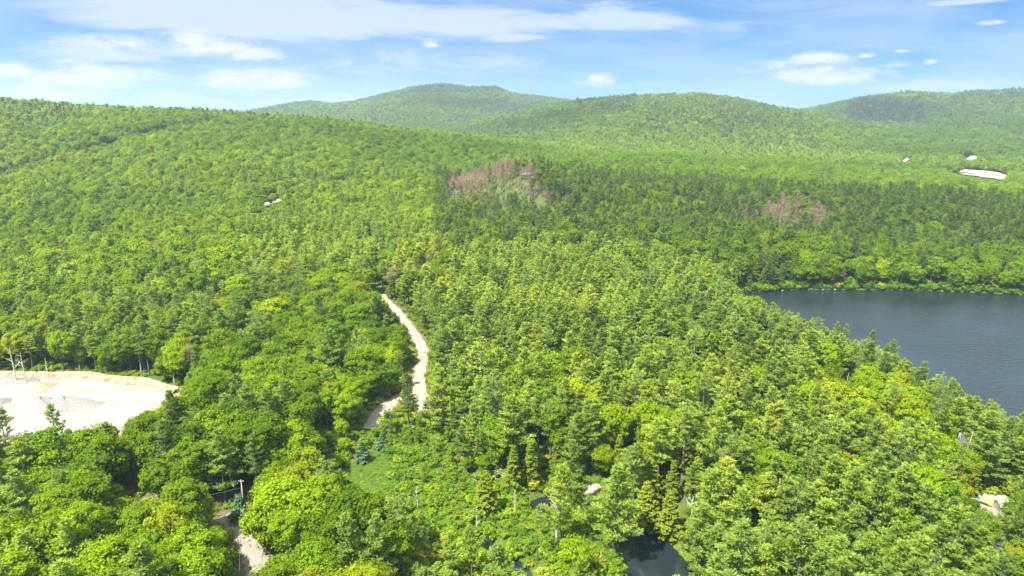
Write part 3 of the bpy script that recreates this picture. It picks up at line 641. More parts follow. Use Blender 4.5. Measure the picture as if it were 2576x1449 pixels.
# trees read one by one off the photograph: kind, u, v of the top, height, width factor, prototype, tone, lush, label
HERO = [
 ('pine_tree', 1412, 1163, 25, 1.0, 0, .85, .7, 'pale yellow-green pine above the bare white limbs left of the creek clearing'),
 ('pine_tree', 1556, 1165, 27, 1.15, 3, .5, .6, 'broad tall pine leaning over the dock at the head of the dark creek'),
 ('pine_tree', 1352, 1268, 17, .7, 5, .75, .6, 'thin yellowing pine on a bare stem beside the small brown pool'),
 ('pine_tree', 868, 1288, 21, 1.1, 0, .35, .45, 'big grey-green pine at the bottom, left one of the close pair'),
 ('pine_tree', 945, 1292, 21, 1.05, 3, .4, .45, 'big grey-green pine at the bottom, right one of the close pair'),
 ('pine_tree', 1006, 1240, 15, 1.1, 1, .5, .5, 'medium green pine rising behind the big pine pair at the bottom'),
 ('pine_tree', 1130, 1335, 14, 1.2, 0, .7, .6, 'light green pine at the bottom edge left of the marsh puddles'),
 ('pine_tree', 1185, 1318, 16, 1.0, 1, .5, .5, 'slender grey-green pine at the left edge of the marsh'),
 ('pine_tree', 1265, 1385, 13, 1.1, 3, .45, .5, 'short pine at the bottom edge between the two marsh puddles'),
 ('pine_tree', 1022, 935, 23, .95, 2, .12, .2, 'dark pine standing in front of the winding gravel road'),
 ('pine_tree', 1110, 925, 20, 1.2, 3, .7, .5, 'broad olive pine just right of the foot of the winding road'),
 ('pine_tree', 125, 1012, 22, .9, 0, .55, .4, 'tall spiky pine standing out against the white gravel pit'),
 ('pine_tree', -6, 1022, 22, .9, 1, .55, .4, 'pine cut by the left edge of the picture in front of the pit'),
 ('pine_tree', 425, 975, 26, 1.0, 2, .15, .3, 'dark pine at the right corner of the white gravel pit'),
 ('pine_tree', 405, 1050, 24, 1.1, 0, .3, .35, 'tall dark pine below the right corner of the gravel pit'),
 ('pine_tree', 545, 1075, 24, 1.1, 3, .45, .5, 'broad pine with light lower boughs left of the utility pole'),
 ('pine_tree', 632, 1085, 22, .75, 4, .3, .3, 'thin dark pine on a bare trunk just behind the utility pole'),
 ('pine_tree', 1480, 1000, 25, 1.1, 3, .6, .7, 'large light pine rising above the middle of the pine wood'),
 ('pine_tree', 1440, 1100, 24, .95, 0, .4, .5, 'tall pine left of the sandy creek clearing'),
 ('pine_tree', 1600, 1110, 24, 1.0, 1, .4, .5, 'tall pine right behind the sandy creek clearing'),
 ('pine_tree', 1790, 1175, 26, 1.1, 2, .6, .6, 'pale tall pine on the right bank above the creek'),
 ('pine_tree', 1775, 1265, 23, 1.15, 3, .4, .5, 'broad pine spreading over the right bank of the dark creek'),
 ('pine_tree', 1870, 1225, 23, 1.0, 0, .6, .6, 'pine to the right of the creek with long level boughs'),
 ('pine_tree', 1945, 757, 20, .8, 0, .75, .7, 'first pine tip standing out against the lake from the left'),
 ('pine_tree', 2005, 790, 19, .8, 1, .7, .6, 'second pine tip standing out against the lake from the left'),
 ('pine_tree', 2108, 806, 20, .8, 2, .6, .5, 'pointed shore pine in front of the narrow part of the lake'),
 ('pine_tree', 2132, 812, 18, .7, 0, .6, .5, 'small shore pine next to the pointed one by the lake'),
 ('pine_tree', 2197, 826, 22, .9, 2, .3, .4, 'dark shore pine rising alone against the middle of the lake'),
 ('pine_tree', 2252, 850, 20, .85, 1, .5, .5, 'shore pine right of the dark pine against the lake'),
 ('pine_tree', 2330, 905, 20, .8, 0, .4, .5, 'shore pine half way along the near bank of the lake'),
 ('pine_tree', 2403, 948, 22, .8, 1, .55, .5, 'narrow layered pine at the lake edge on the right'),
 ('pine_tree', 2545, 1045, 21, 1.0, 2, .4, .5, 'pine at the right edge where the lake leaves the picture'),
 ('pine_tree', 2500, 1085, 18, 1.5, 3, .3, .4, 'large dark layered pine right of the white snag and cabin roof'),
 ('pine_tree', 2290, 1165, 24, 1.1, 1, .6, .6, 'broad light pine in the middle of the right hand slope'),
 ('pine_tree', 2100, 1140, 24, 1.2, 0, .55, .6, 'broad light pine left of centre of the right hand slope'),
 ('broadleaf_tree', 700, 1195, 19, 1.25, 3, .62, .75, 'big bright round broadleaf tree beside the dirt track'),
 ('broadleaf_tree', 775, 1215, 18, 1.15, 0, .5, .6, 'big round green tree right of the brightest one by the track'),
 ('broadleaf_tree', 655, 1255, 16, 1.0, 2, .6, .7, 'round bright tree overhanging the dirt track from the right'),
 ('broadleaf_tree', 770, 1120, 16, 1.05, 1, .75, .6, 'yellow-green tree behind the big round ones by the track'),
 ('broadleaf_tree', 735, 1165, 16, 1.0, 5, .95, .4, 'olive tinged tree between the big round ones and the road trees'),
 ('broadleaf_tree', 985, 868, 14, .95, 2, .72, .9, 'bright yellow-green round tree at the left side of the winding road'),
 ('broadleaf_tree', 865, 985, 15, 1.0, 3, .45, .95, 'silvery fresh green tree left of the road fork'),
 ('broadleaf_tree', 425, 1130, 14, .9, 5, .95, .6, 'olive yellow tree on a long bare trunk left of the utility pole'),
 ('broadleaf_tree', 1445, 1345, 13, 1.0, 2, .5, .8, 'fresh green tree at the bottom left of the dark creek'),
 ('broadleaf_tree', 510, 1235, 11, .8, 4, .75, .7, 'small yellow-green tree left of the dry slope'),
 ('hemlock_tree', 1630, 1210, 14, 1.3, 0, .7, .5, 'rounded olive hemlock hanging over the head of the dark creek'),
 ('hemlock_tree', 1690, 1235, 14, 1.3, 1, .55, .5, 'wide dark hemlock on the right bank of the dark creek'),
 ('hemlock_tree', 1740, 1040, 20, 1.25, 1, .85, .6, 'large olive hemlock in the pine wood above the creek'),
 ('hemlock_tree', 1640, 1150, 16, 1.1, 0, .7, .5, 'olive hemlock beside the brown gap above the creek'),
 ('hemlock_tree', 1222, 1183, 14, 1.2, 0, .6, .5, 'dense olive hemlock at the upper edge of the marsh'),
 ('hemlock_tree', 1290, 1120, 15, 1.0, 1, .5, .4, 'pointed hemlock left of the small brown pool'),
 ('hemlock_tree', 1335, 1110, 15, .95, 2, .5, .4, 'slim pointed hemlock directly above the small brown pool'),
 ('hemlock_tree', 1560, 1090, 15, .8, 2, .5, .4, 'slim pointed hemlock beyond the sandy creek clearing'),
 ('hemlock_tree', 2462, 1165, 11, .9, 1, .6, .3, 'dark brownish hemlock between cabin roof and white patio'),
 ('spruce_tree', 910, 1108, 8, 1.1, 0, .5, .5, 'small blue-green spruce at the top of the grassy glade'),
 ('spruce_tree', 598, 1243, 8, 1.1, 1, .4, .4, 'small blue-green spruce beside the utility pole'),
 ('spruce_tree', 960, 1085, 7, 1.0, 1, .5, .5, 'small spruce to the right behind the grassy glade'),
]
# ------------------------------------------------------------------ scatter
T = dict(x=[], y=[], z=[], k=[], s=[], w=[], tone=[], lush=[])
KINDS = ['broadleaf_tree', 'pine_tree', 'hemlock_tree', 'dead_pine']
HREF = {'broadleaf_tree': 17.5, 'pine_tree': 23.5, 'hemlock_tree': 16, 'dead_pine': 15.7, 'spruce_tree': 6.5}
# visibility horizon in polar bins so slopes facing away are left unplanted
def horizon_cull(x, y, ztop, margin):
    th = np.arctan2(x, y); d = np.hypot(x, y); nb = 720; rmax = np.arange(60, 4600, 12.)
    tb = np.linspace(-R(48), R(48), nb); A, B = np.meshgrid(rmax, tb, indexing='ij')
    Hh = hfun((A * np.sin(B)).ravel(), (A * np.cos(B)).ravel()).reshape(A.shape) + 7
    ang = (Hh - CAMZ) / A; run = np.maximum.accumulate(ang, 0)
    bi = np.clip(((th + R(48)) / (2 * R(48)) * (nb - 1)).astype(int), 0, nb - 1); ri = np.clip(((d - 60) / 12).astype(int) - 3, 0, len(rmax) - 1)
    return (ztop + margin * (1 + d * .002) - CAMZ) / d > run[ri, bi]
def scatter():
    bands = [(95, 520, 5.9), (520, 900, 5.5), (900, 1500, 6.1), (1500, 2500, 9), (2500, 4400, 12.5)]
    XS, YS, SP = [], [], []
    for r0, r1, s in bands:
        gx = np.arange(-r1 * .78, r1 * .78, s); gy = np.arange(0, r1, s * .9)
        X, Y = np.meshgrid(gx, gy); X = X + (np.arange(len(gy)) % 2)[:, None] * s / 2
        X = X + rng.uniform(-.38, .38, X.shape) * s; Y = Y + rng.uniform(-.38, .38, X.shape) * s
        d = np.hypot(X, Y); m = (d >= r0) & (d < r1) & (np.abs(np.arctan2(X, Y)) < R(43)) & (Y > 60)
        XS.append(X[m]); YS.append(Y[m]); SP.append(np.full(m.sum(), s))
    x = np.concatenate(XS); y = np.concatenate(YS); s = np.concatenate(SP); z = hfun(x, y); d = np.hypot(x, y)
    ok = horizon_cull(x, y, z + 20, 6)
    near = d < 1400
    blk = np.zeros(len(x), bool); xn, yn = x[near], y[near]; b = np.zeros(near.sum(), bool)
    b |= sdist(xn, yn, lake) < .4; b |= sdist(xn, yn, inlet) < 1.2
    for p in (pool, pud1, pud2, glade, sandlot, drybank): b |= sdist(xn, yn, p) < 1.5
    b |= sdist(xn, yn, farpit) < -2
    b |= (sdist(xn, yn, drybank2) < 1) ; b |= sdist(xn, yn, patio) < 1; b |= sdist(xn, yn, pit) < 2.5
    for r, w in zip(roads, RW): b |= seg_dist(xn, yn, r)[0] < w * .5 + 2.2
    inm = inside(xn, yn, marsh); b |= inm & (rng.random(len(xn)) < .95)
    blk[near] = b; ok &= ~blk
    x, y, z, s, d = x[ok], y[ok], z[ok], s[ok], d[ok]
    u, v = project(x, y, z + 12); n = len(x); rnd = rng.random(n)
    patch = fbm(x, y, 90, 21); patch2 = fbm(x, y, 38, 31); big = fbm(x, y, 420, 41)
    # chance of each kind
    pine = np.full(n, .10); hem = np.full(n, .06); dead = np.zeros(n)
    left = u < 950
    midp = (u > 1000) & (v > 590) & (d < 700); pine = np.where(midp, .86 - .9 * np.clip((patch - .52) * 5, 0, 1) * (v > 700), pine); hem = np.where(midp, .07, hem)
    br = (u > 1650) & (v > 900); pine = np.where(br, .74 - .8 * np.clip((patch2 - .50) * 6, 0, 1), pine)
    band = (u > 620) & (u <= 1150) & (v > 545) & (v < 700); pine = np.where(band, .72, pine)
    lowl = (u < 1000) & (v > 690); pine = np.where(lowl, .10 + .55 * np.clip((patch - .55) * 6, 0, 1), pine); hem = np.where(lowl, .08 + .25 * np.clip((patch2 - .6) * 6, 0, 1), hem)
    kn = (u > 1090) & (d > 440) & (d < 760); pine = np.where(kn & (v < 620), .46, np.where(kn, .14, pine)); hem = np.where(kn & (v > 640) & (u > 1740) & (u < 2010), .8, np.where(kn, .08, hem))
    ctr = (u > 1100) & (u < 1450) & (v > 1080) & (v < 1300); hem = np.where(ctr, .35, hem); pine = np.where(ctr, .25, pine)
    crk = (u > 1450) & (u < 1800) & (v > 1150); hem = np.where(crk, .35, hem)
    dk = np.clip((u - 1110) / 40, 0, 1) * np.clip((1580 - u) / 150, 0, 1) * np.clip((560 - v) / 40, 0, 1) * (d > 480) * (d < 760)
    ridge = (v < 488) & (u < 1340) & (u > 1125) & (v > 372) & (d > 480) & (d < 760)
    dead = np.where(dk > 0, .42 * dk, dead); dead = np.where(ridge, .9, dead)
    dk2 = np.clip(1 - np.abs(u - 1990) / 160, 0, 1) * np.clip(1 - np.abs(v - 525) / 60, 0, 1) * (d > 400) * (d < 760); dead = np.maximum(dead, np.clip(dk2 * 1.8, 0, .8))
    far = d > 760
    hill = np.where(far, .03 + .5 * np.clip((big - .56) * 5, 0, 1) + .35 * np.clip((patch - .62) * 6, 0, 1), 0)
    pine = np.where(far, hill * .8, pine); hem = np.where(far, hill * .5, hem); vl = far & (u > 1050) & (v > 325); pine = np.where(vl, pine * .4 + .03, pine)
    dead = np.maximum(dead, np.where((d < 700) & (rng.random(n) < .012), 1, 0))
    top_dark = far & (((u > 1030) & (u < 1270) & (v < 232)) | ((u > 2400) & (v < 245)) | ((u > 1450) & (u < 1600) & (v < 275)) | ((u > 2130) & (u < 2330) & (v > 245) & (v < 305) & (d > 2300)))
    pine = np.where(top_dark, .25, pine); hem = np.where(top_dark, .6, hem)
    k = np.where(rnd < dead, 3, np.where(rnd < dead + (1 - dead) * pine, 1, np.where(rnd < dead + (1 - dead) * (pine + hem), 2, 0)))
    sc = np.array([.91, .95, .93, .95])[k] * (.62 + .62 * rng.beta(2.2, 2.2, n))
    sc = np.where(d < 520, sc, sc * np.clip(s / 6.9, .85, 1.75) ** .8 * .92); sc = np.where((k == 2) & far, sc * .9, np.where((k == 1) & far, sc * .8, sc))
    w = rng.uniform(.85, 1.2, n)
    up = np.where(d > 1300, np.clip(s / 6.6, .98, 1.75) ** .8, 1); w = w * up ** .9; sc = sc / up ** .9 ; w = np.where(k == 1, w * 1.12, w); w = np.where(k == 3, w * 1.8, w); sc = np.where((k == 1) & (d > 320) & (d < 520), sc * .86, sc)
    # small trees on the marsh and round it
    mm = np.zeros(n, bool); nn = d < 320; mm[nn] = sdist(x[nn], y[nn], marsh) < 8; sc = np.where(mm, sc * rng.uniform(.25, .5, n), sc)
    # rows in front of the pit are a closed wall of tall broadleaf trees
    wall_ = (u < 640) & (v > 1040) & (v < 1180); sc = np.where(wall_ & (k == 0), sc * 1.12, sc)
    href = np.array([HREF[q] for q in KINDS])[k]; cw = np.array([10.5, 9, 7.3, 5.5])[k]
    drop = np.zeros(n, bool)
    for it in range(7):
        hit = np.zeros(n, bool)
        for poly, gd in guards:
            P = np.array(poly); c = (d < gd) | ((gd == 235) & (d < 400)) if gd != 235 else (d < 420)
            if not c.any(): continue
            idx = np.nonzero(c & ~drop)[0]
            hs = sc[idx] * href[idx]; rw = sc[idx] * w[idx] * cw[idx] * .5
            h_ = np.zeros(len(idx), bool)
            for fz, fx in ((1, 0), (.85, -.4), (.85, .4), (.62, -.85), (.62, .85), (.4, -.7), (.4, .7), (.6, 0), (.3, 0)):
                uu, vv = project(x[idx] + rw * fx, y[idx], z[idx] + hs * fz); h_ |= inside(uu, vv, poly)
            ut, vt = project(x[idx], y[idx], z[idx] + hs * .97); ub, vb = project(x[idx], y[idx], z[idx] + hs * .22)
            rpx = rw / np.hypot(y[idx], CAMZ - z[idx]) * F / KS
            for gu, gv in list(poly) + [tuple(P.mean(0))]:
                fr = np.clip((gv - vt) / np.maximum(vb - vt, 1), 0, 1); h_ |= (gv > vt) & (gv < vb) & (np.abs(gu - ut) < rpx * (.25 + 1.1 * np.sqrt(fr)).clip(0, 1))
            if gd == 601 and it >= 5: continue
            hit[idx] |= h_
        # keep full shadows off the open gravel
        ns = np.nonzero((d < 520) & ~drop)[0]
        for f in (.45, .75, .97):
            L_ = sc[ns] * href[ns] * f / math.tan(R(SUN_EL)); qx = x[ns] - math.sin(R(SUN_AZ)) * L_; qy = y[ns] - math.cos(R(SUN_AZ)) * L_
            b_ = (sdist(qx, qy, sandlot) < 1) | (sdist(qx, qy, pit) < -6) & (f > .9)
            for rr_, w_ in zip(roads[:3], RW): b_ |= seg_dist(qx, qy, rr_)[0] < w_ * .5 - .8
            hit[ns] |= b_
        if it < 5: sc = np.where(hit, sc * .8, sc)
        else: drop |= hit
    drop |= (sc < .22)
    tone = np.clip(.14 + .55 * patch + .17 * rng.normal(size=n), 0, .92)
    tone = np.where((k == 0) & (d < 760) & (kn), np.clip(tone - .05, 0, 1), tone)
    tone = np.where((k == 0) & (rng.random(n) < .025) & (d < 500), rng.uniform(.9, 1, n), tone)
    tone = np.where((k == 1) & midp, np.clip(tone + .15 + .18 * (v < 800) * ~kn, 0, 1), tone); tone = np.where((k == 1) & band, np.clip(tone + .3, 0, 1), tone); tone = np.where((k == 1) & kn, tone * .45, tone)
    vale = (d > 760) & (u > 1050) & (v > 325); tone = np.where(vale & (k == 0), np.clip(tone * .8 + .04, 0, .92), tone); tone = np.where((k == 0) & kn, tone * .82, tone); tone = np.where((k == 2) & (d < 420), tone * .7, tone)  # vale: haze over the valley put into paler, bluer leaf colour
    tone = np.where(far, np.clip(tone + .9 * (big - .5) - .15 * (d > 1500), 0, .8), tone); shade_strip = (u < 660) & (v > 1055) & (v < 1240) & (k != 3); tone = np.where(shade_strip, tone * .75, tone)  # far patches and left strip: shade put into the leaf colour
    lush = np.clip(.5 + .28 * rng.normal(size=n) + .5 * (patch2 - .5), 0, 1); lush = np.where((k == 1) & kn, lush * .3, lush); lush = np.where((k == 0) & kn & (v < 640), lush * .45, lush); lush = np.where(shade_strip, lush * .7, lush); lush = np.where((k == 1) & (band | midp) & (v < 800) & ~kn, np.clip(lush + .3, 0, 1), lush); lush = np.where(vale, np.clip(lush + .3, 0, 1), lush)
    q = ~drop
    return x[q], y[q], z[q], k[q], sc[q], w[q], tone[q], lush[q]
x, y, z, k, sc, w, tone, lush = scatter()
# heroes first; scattered trees give way to them
hero_xy = []
HR = []
for kind, u, v, H, wf, pi_, tn, lu, lab in HERO:
    zg = 3.0
    hx, hy = at_g(u, v, H); zg = h1(hx, hy)
    Href = PR[(kind, 0)][pi_][0]
    top = max(q.co.z for q in Href.vertices)
    s_ = H / top; hero_xy.append((hx, hy, 4.2 if kind != 'spruce_tree' else 3.0)); HR.append((kind, hx, hy, zg, s_, wf, pi_, tn, lu, lab, u, v, H))
gone = np.zeros(len(x), bool)
for (hx, hy, hr), hrr in zip(hero_xy, HR):
    gone |= np.hypot(x - hx, y - hy) < hr
    # nothing taller right in front of a hero
    uu, vv = project(x, y, z + sc * 15); dd = np.hypot(x, y); hd = math.hypot(hx, hy)
    top_u, top_v = hrr[10], hrr[11]
    gone |= (np.abs(uu - top_u) < 30) & (vv < top_v + 55) & (vv > top_v - 40) & (dd < hd - 1) & (dd > hd - 45)
x, y, z, k, sc, w, tone, lush = [a[~gone] for a in (x, y, z, k, sc, w, tone, lush)]
print('trees', len(x), np.bincount(k))

def ordinal(n):
    n += 1; one = ['', 'first', 'second', 'third', 'fourth', 'fifth', 'sixth', 'seventh', 'eighth', 'ninth', 'tenth', 'eleventh', 'twelfth', 'thirteenth', 'fourteenth', 'fifteenth', 'sixteenth', 'seventeenth', 'eighteenth', 'nineteenth']
    if n == 1: return 'nearest'
    if n < 20: return one[n] + ' nearest'
    tens = ['', '', 'twent', 'thirt', 'fort', 'fift', 'sixt', 'sevent', 'eight', 'ninet']
    return (tens[n // 10 % 10] + ('ieth' if n % 10 == 0 else 'y-' + one[n % 10])) + ' nearest'
LM = [('white gravel pit', 220, 1000), ('utility pole', 607, 1230), ('dirt track bend', 620, 1370), ('winding gravel road', 1055, 880), ('road fork', 960, 1030), ('grassy glade', 915, 1190), ('small brown pool', 1360, 1268),
      ('sandy creek clearing', 1490, 1230), ('dark creek', 1640, 1400), ('reddish pole', 1512, 1400), ('marsh puddles', 1260, 1380), ('bottom left corner', 20, 1430), ('big round track tree', 720, 1270),
      ('white patio', 2500, 1275), ('black cabin roof', 2427, 1110), ('bottom right corner', 2560, 1430), ('striped dark roof', 2535, 1375), ('lake shore', 2250, 900), ('brown gap', 1690, 1200),
      ('left picture edge', 10, 1200), ('bottom left edge', 400, 1430), ('bottom right edge', 2000, 1430), ('white tree stub', 2135, 948), ('pit rim birches', 30, 900),
      ('pine wood centre', 1500, 900), ('wood left of the road', 700, 850), ('right slope centre', 2150, 1200), ('lake tip', 1890, 750), ('pale knoll ledge', 1335, 436), ('knoll foot', 1350, 600), ('far shore bend', 2100, 735), ('brown patch above the lake', 1990, 525), ('knoll ridge', 1180, 500), ('slope below the ledge', 1450, 520), ('far slope at the right edge', 2500, 540)]
def rel(u, v, lu, lv):
    du, dv = u - lu, v - lv
    if abs(du) > abs(dv) * 1.6: return 'right of' if du > 0 else 'left of'
    if abs(dv) > abs(du) * 1.6: return 'in front of' if dv > 0 else 'beyond'
    return ('front-' if dv > 0 else 'back-') + ('right of' if du > 0 else 'left of')
NICE = {'broadleaf_tree': ('broadleaf tree', 'tree'), 'pine_tree': ('pine', 'pine tree'), 'hemlock_tree': ('hemlock', 'hemlock tree'), 'dead_pine': ('brown dead pine', 'dead tree'), 'spruce_tree': ('spruce', 'spruce tree'), 'shrub': ('shrub', 'shrub')}
GRP = {'broadleaf_tree': 'broadleaf trees of the wood', 'pine_tree': 'pines of the wood', 'hemlock_tree': 'hemlocks of the wood', 'dead_pine': 'brown dead pines', 'spruce_tree': 'small spruces'}
def shade_word(kind, t, l):
    if kind == 'dead_pine': return ''
    if kind == 'broadleaf_tree': return 'olive' if t > .88 else 'bright yellow-green' if t > .62 else 'fresh green' if t > .42 else 'deep green'
    if kind == 'pine_tree': return 'yellow-green' if t > .66 else 'light green' if t > .4 else 'grey-green'
    return 'olive' if t > .6 else 'dark olive' if t > .4 else 'dark green'
def tree_object(kind, xx, yy, zz, s_, wf, pi_, tn, lu, label, rz):
    cm, wm, _ = PR[(kind, 0)][pi_]
    r = empty(kind, (xx, yy, zz - .1), rz, (s_ * wf, s_ * wf, s_)); tag(r, label, NICE[kind][1], GRP.get(kind))
    for nm, me in (('trunk', wm), ('crown', cm)):
        c = bpy.data.objects.new(nm, me); COL.objects.link(c); c.parent = r; c['tone'] = float(tn); c['lush'] = float(lu)
    return r
for kind, hx, hy, zg, s_, wf, pi_, tn, lu, lab, u, v, H in HR:
    tree_object(kind, hx, hy, zg, s_, wf, pi_, tn, lu, lab, rng.uniform(0, 2 * PI))
# the individuals: the 300 or so of each kind that show largest
u, v = project(x, y, z + 10); d = np.hypot(x, np.hypot(y, CAMZ - z)); infr = (u > -60) & (u < 2636) & (v < 1540)
indiv = np.zeros(len(x), bool)
nh = {q: sum(1 for h_ in HR if h_[0] == q) for q in KINDS}
protoi = rng.integers(0, 1000, len(x))
thick = fbm(x, y, 30, 77)
for ki, kind in enumerate(KINDS):
    c = np.nonzero((k == ki) & infr)[0]; size = sc[c] * HREF[kind] * F / d[c]
    c = c[np.argsort(-size)][:300 - nh[kind]]; indiv[c] = True
recs = []
for i in np.nonzero(indiv)[0]:
    kind = KINDS[k[i]]; H = sc[i] * HREF[kind]
    size = 'tall' if H > HREF[kind] * .95 else 'low' if H < HREF[kind] * .62 else 'medium'
    li = min(range(len(LM)), key=lambda q: (u[i] - LM[q][1]) ** 2 + (v[i] - LM[q][2]) ** 2)
    rl = rel(u[i], v[i], LM[li][1], LM[li][2])
    recs.append((i, (kind, size, shade_word(kind, tone[i], lush[i]), li, rl), math.hypot(u[i] - LM[li][1], v[i] - LM[li][2])))
cnt = {}
for i, key, dist in sorted(recs, key=lambda q: q[2]):
    kind, size, shd, li, rl = key; n_ = cnt.get(key, 0); cnt[key] = n_ + 1
    od = ordinal(n_)
    lab = f'{size} {shd} {NICE[kind][0]} {rl} the {LM[li][0]}'.replace('  ', ' ').replace('bright yellow-green', 'bright')
    lab += f', {od}'
    npr = len(PR[(kind, 0)])
    pi_ = int(protoi[i] % npr)
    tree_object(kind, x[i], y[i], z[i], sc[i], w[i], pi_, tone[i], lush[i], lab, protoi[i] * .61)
# the remaining trees of each kind: one object each
def stuff(name, kind, px, py, pz, s_, w_, tn, lu, lods, label=None, rz=None):
    cl = bpy.data.collections.new(name + '_shapes'); names = []
    offs = {}; c = 0
    for l in sorted(set(lods.tolist())):
        offs[l] = (c, len(PR[(kind, l)]))
        for j, (_, _, ob) in enumerate(PR[(kind, l)]):
            ob.name = f'{name}_{l}{j:02d}'; cl.objects.link(ob); c += 1
    n = len(px); me = bpy.data.meshes.new(name); me.vertices.add(n)
    me.vertices.foreach_set('co', np.stack([px, py, pz - .1], 1).astype(np.float32).ravel())
    idx = np.array([offs[l][0] + int(r) % offs[l][1] for l, r in zip(lods.tolist(), rng.integers(0, 1000, n))], dtype=np.int32)
    def at(nm, typ, arr, prop='value'): a = me.attributes.new(nm, typ, 'POINT'); a.data.foreach_set(prop, arr.ravel())
    at('idx', 'INT', idx); at('tone', 'FLOAT', tn.astype(np.float32)); at('lush', 'FLOAT', lu.astype(np.float32))
    at('size', 'FLOAT_VECTOR', np.stack([s_ * w_, s_ * w_, s_], 1).astype(np.float32), 'vector')
    rot = np.zeros((n, 3), np.float32); rot[:, 2] = rng.uniform(0, 2 * PI, n); rot[:, :2] = rng.normal(size=(n, 2)) * .045; at('rot', 'FLOAT_VECTOR', rot, 'vector')
    o = bpy.data.objects.new(name, me); COL.objects.link(o); tag(o, kind='stuff')
    g = bpy.data.node_groups.new(name, 'GeometryNodeTree')
    g.interface.new_socket('Geometry', in_out='INPUT', socket_type='NodeSocketGeometry'); g.interface.new_socket('Geometry', in_out='OUTPUT', socket_type='NodeSocketGeometry')
    gi = g.nodes.new('NodeGroupInput'); go = g.nodes.new('NodeGroupOutput'); ip = g.nodes.new('GeometryNodeInstanceOnPoints'); ci = g.nodes.new('GeometryNodeCollectionInfo')
    ci.inputs['Collection'].default_value = cl; ci.inputs['Separate Children'].default_value = True; ci.inputs['Reset Children'].default_value = True
    def na(nm, t): a = g.nodes.new('GeometryNodeInputNamedAttribute'); a.data_type = t; a.inputs['Name'].default_value = nm; return a.outputs['Attribute']
    L = g.links.new
    L(gi.outputs[0], ip.inputs['Points']); L(ci.outputs[0], ip.inputs['Instance']); ip.inputs['Pick Instance'].default_value = True
    L(na('idx', 'INT'), ip.inputs['Instance Index']); L(na('size', 'FLOAT_VECTOR'), ip.inputs['Scale'])
    e2r = g.nodes.new('FunctionNodeEulerToRotation'); L(na('rot', 'FLOAT_VECTOR'), e2r.inputs[0]); L(e2r.outputs[0], ip.inputs['Rotation'])
    L(ip.outputs[0], go.inputs[0])
    md = o.modifiers.new('scatter', 'NODES'); md.node_group = g
    return o
rest = ~indiv
SN = {'broadleaf_tree': 'broadleaf_forest', 'pine_tree': 'pine_forest', 'hemlock_tree': 'hemlock_forest', 'dead_pine': 'dead_pine_stand'}
lod = np.where(d < 430, 0, np.where(d < 1150, 1, 2))
for ki, kind in enumerate(KINDS):
    c = rest & (k == ki)
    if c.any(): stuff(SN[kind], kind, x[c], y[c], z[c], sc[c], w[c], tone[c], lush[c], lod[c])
# low growth: marsh shrubs, road and shore edges, undergrowth between the trees
def shrubs():
    g = 1.9; X, Y = np.meshgrid(np.arange(-330, 360, g), np.arange(90, 470, g)); X = (X + rng.uniform(-.5, .5, X.shape) * g).ravel(); Y = (Y + rng.uniform(-.5, .5, Y.shape) * g).ravel()
    m = np.abs(np.arctan2(X, Y)) < R(42); X, Y = X[m], Y[m]
    dm = sdist(X, Y, marsh); dl = sdist(X, Y, lake); dp = sdist(X, Y, pit); dr = np.min([seg_dist(X, Y, r)[0] - w_ * .5 for r, w_ in zip(roads[:3], RW)], 0)
    db = np.minimum(sdist(X, Y, drybank), sdist(X, Y, drybank2)); dg = sdist(X, Y, glade); di = np.min([sdist(X, Y, p) for p in (inlet, pool, pud1, pud2)], 0); ds = sdist(X, Y, sandlot); dpt = sdist(X, Y, patio)
    rn = rng.random(len(X)); n1 = fbm(X, Y, 14, 9)
    want = (dm < 14) & (rn < .92) | (dl > .3) & (dl < 8) & (rn < .97) | (dr < 7) & (rn < .5) | (dp < 5) & (rn < .35) | (di < 7) & (rn < .97) | (rn < .26) & (Y < 340)
    want &= (dl > .3) & (di > .3) & (dr > .6) & (dp > .5) & (ds > .5) & (dpt > .5) & ~((dg < 0) & (rn > .8)) & ~((db < 0) & (rn > .12))
    X, Y, n1, dm = X[want], Y[want], n1[want], dm[want]; n = len(X); Z = hfun(X, Y)
    s_ = rng.uniform(.5, 1.15, n) * (.7 + .6 * n1); s_ = np.where(sdist(X, Y, glade) < 0, s_ * .35, s_); s_ = np.where((Y > 340) & (sdist(X, Y, lake) < 9), s_ * 1.7, s_)
    tn = np.clip(n1 + rng.normal(size=n) * .22 - .5 * (Y > 340), 0, 1); tn = np.where(rng.random(n) < .975, np.minimum(tn, .9), 1)
    stuff('undergrowth', 'shrub', X, Y, Z, s_, rng.uniform(.85, 1.3, n), tn, rng.random(n), np.zeros(n, int))
    print('shrubs', n)
shrubs()

# ------------------------------------------------------------------ dead snags and bare birches, each a thing
def put_snag(u, v, H, label, seed, limbs=7, spread=.22, name='dead_tree', zg=None, dd=None):
    g = 3.0 if zg is None else zg
    if dd is None:
        hx, hy = at_g(u, v, H); g = h1(hx, hy)
    else: hx, hy, _ = at_d(u, v, dd); g = h1(hx, hy)
    mb, br = snag(seed, H, limbs, spread); r = empty(name, (hx, hy, g)); tag(r, label, 'dead tree', 'bare dead trees')
    mb.build('trunk', M['deadwood'], r); br.build('branch', M['deadwood'], r); return r
put_snag(1402, 1222, 17, 'large bleached dead tree with long bare limbs left of the creek clearing', 1, 22, .34)
put_snag(2447, 1085, 14, 'white leaning dead trunk beside the black cabin roof', 2, 6, .2)
put_snag(22, 868, 17, 'tall bleached forked trunk at the left end of the pit rim', 3, 5, .3)
put_snag(50, 886, 14, 'white trunk with one raised limb on the pit rim', 4, 3, .4)
put_snag(2560, 628, 12, 'white branching dead tree on the lake slope at the right edge', 5, 14, .4)
put_snag(2412, 652, 9, 'small white forked snag above the far lake shore', 6, 5, .4)
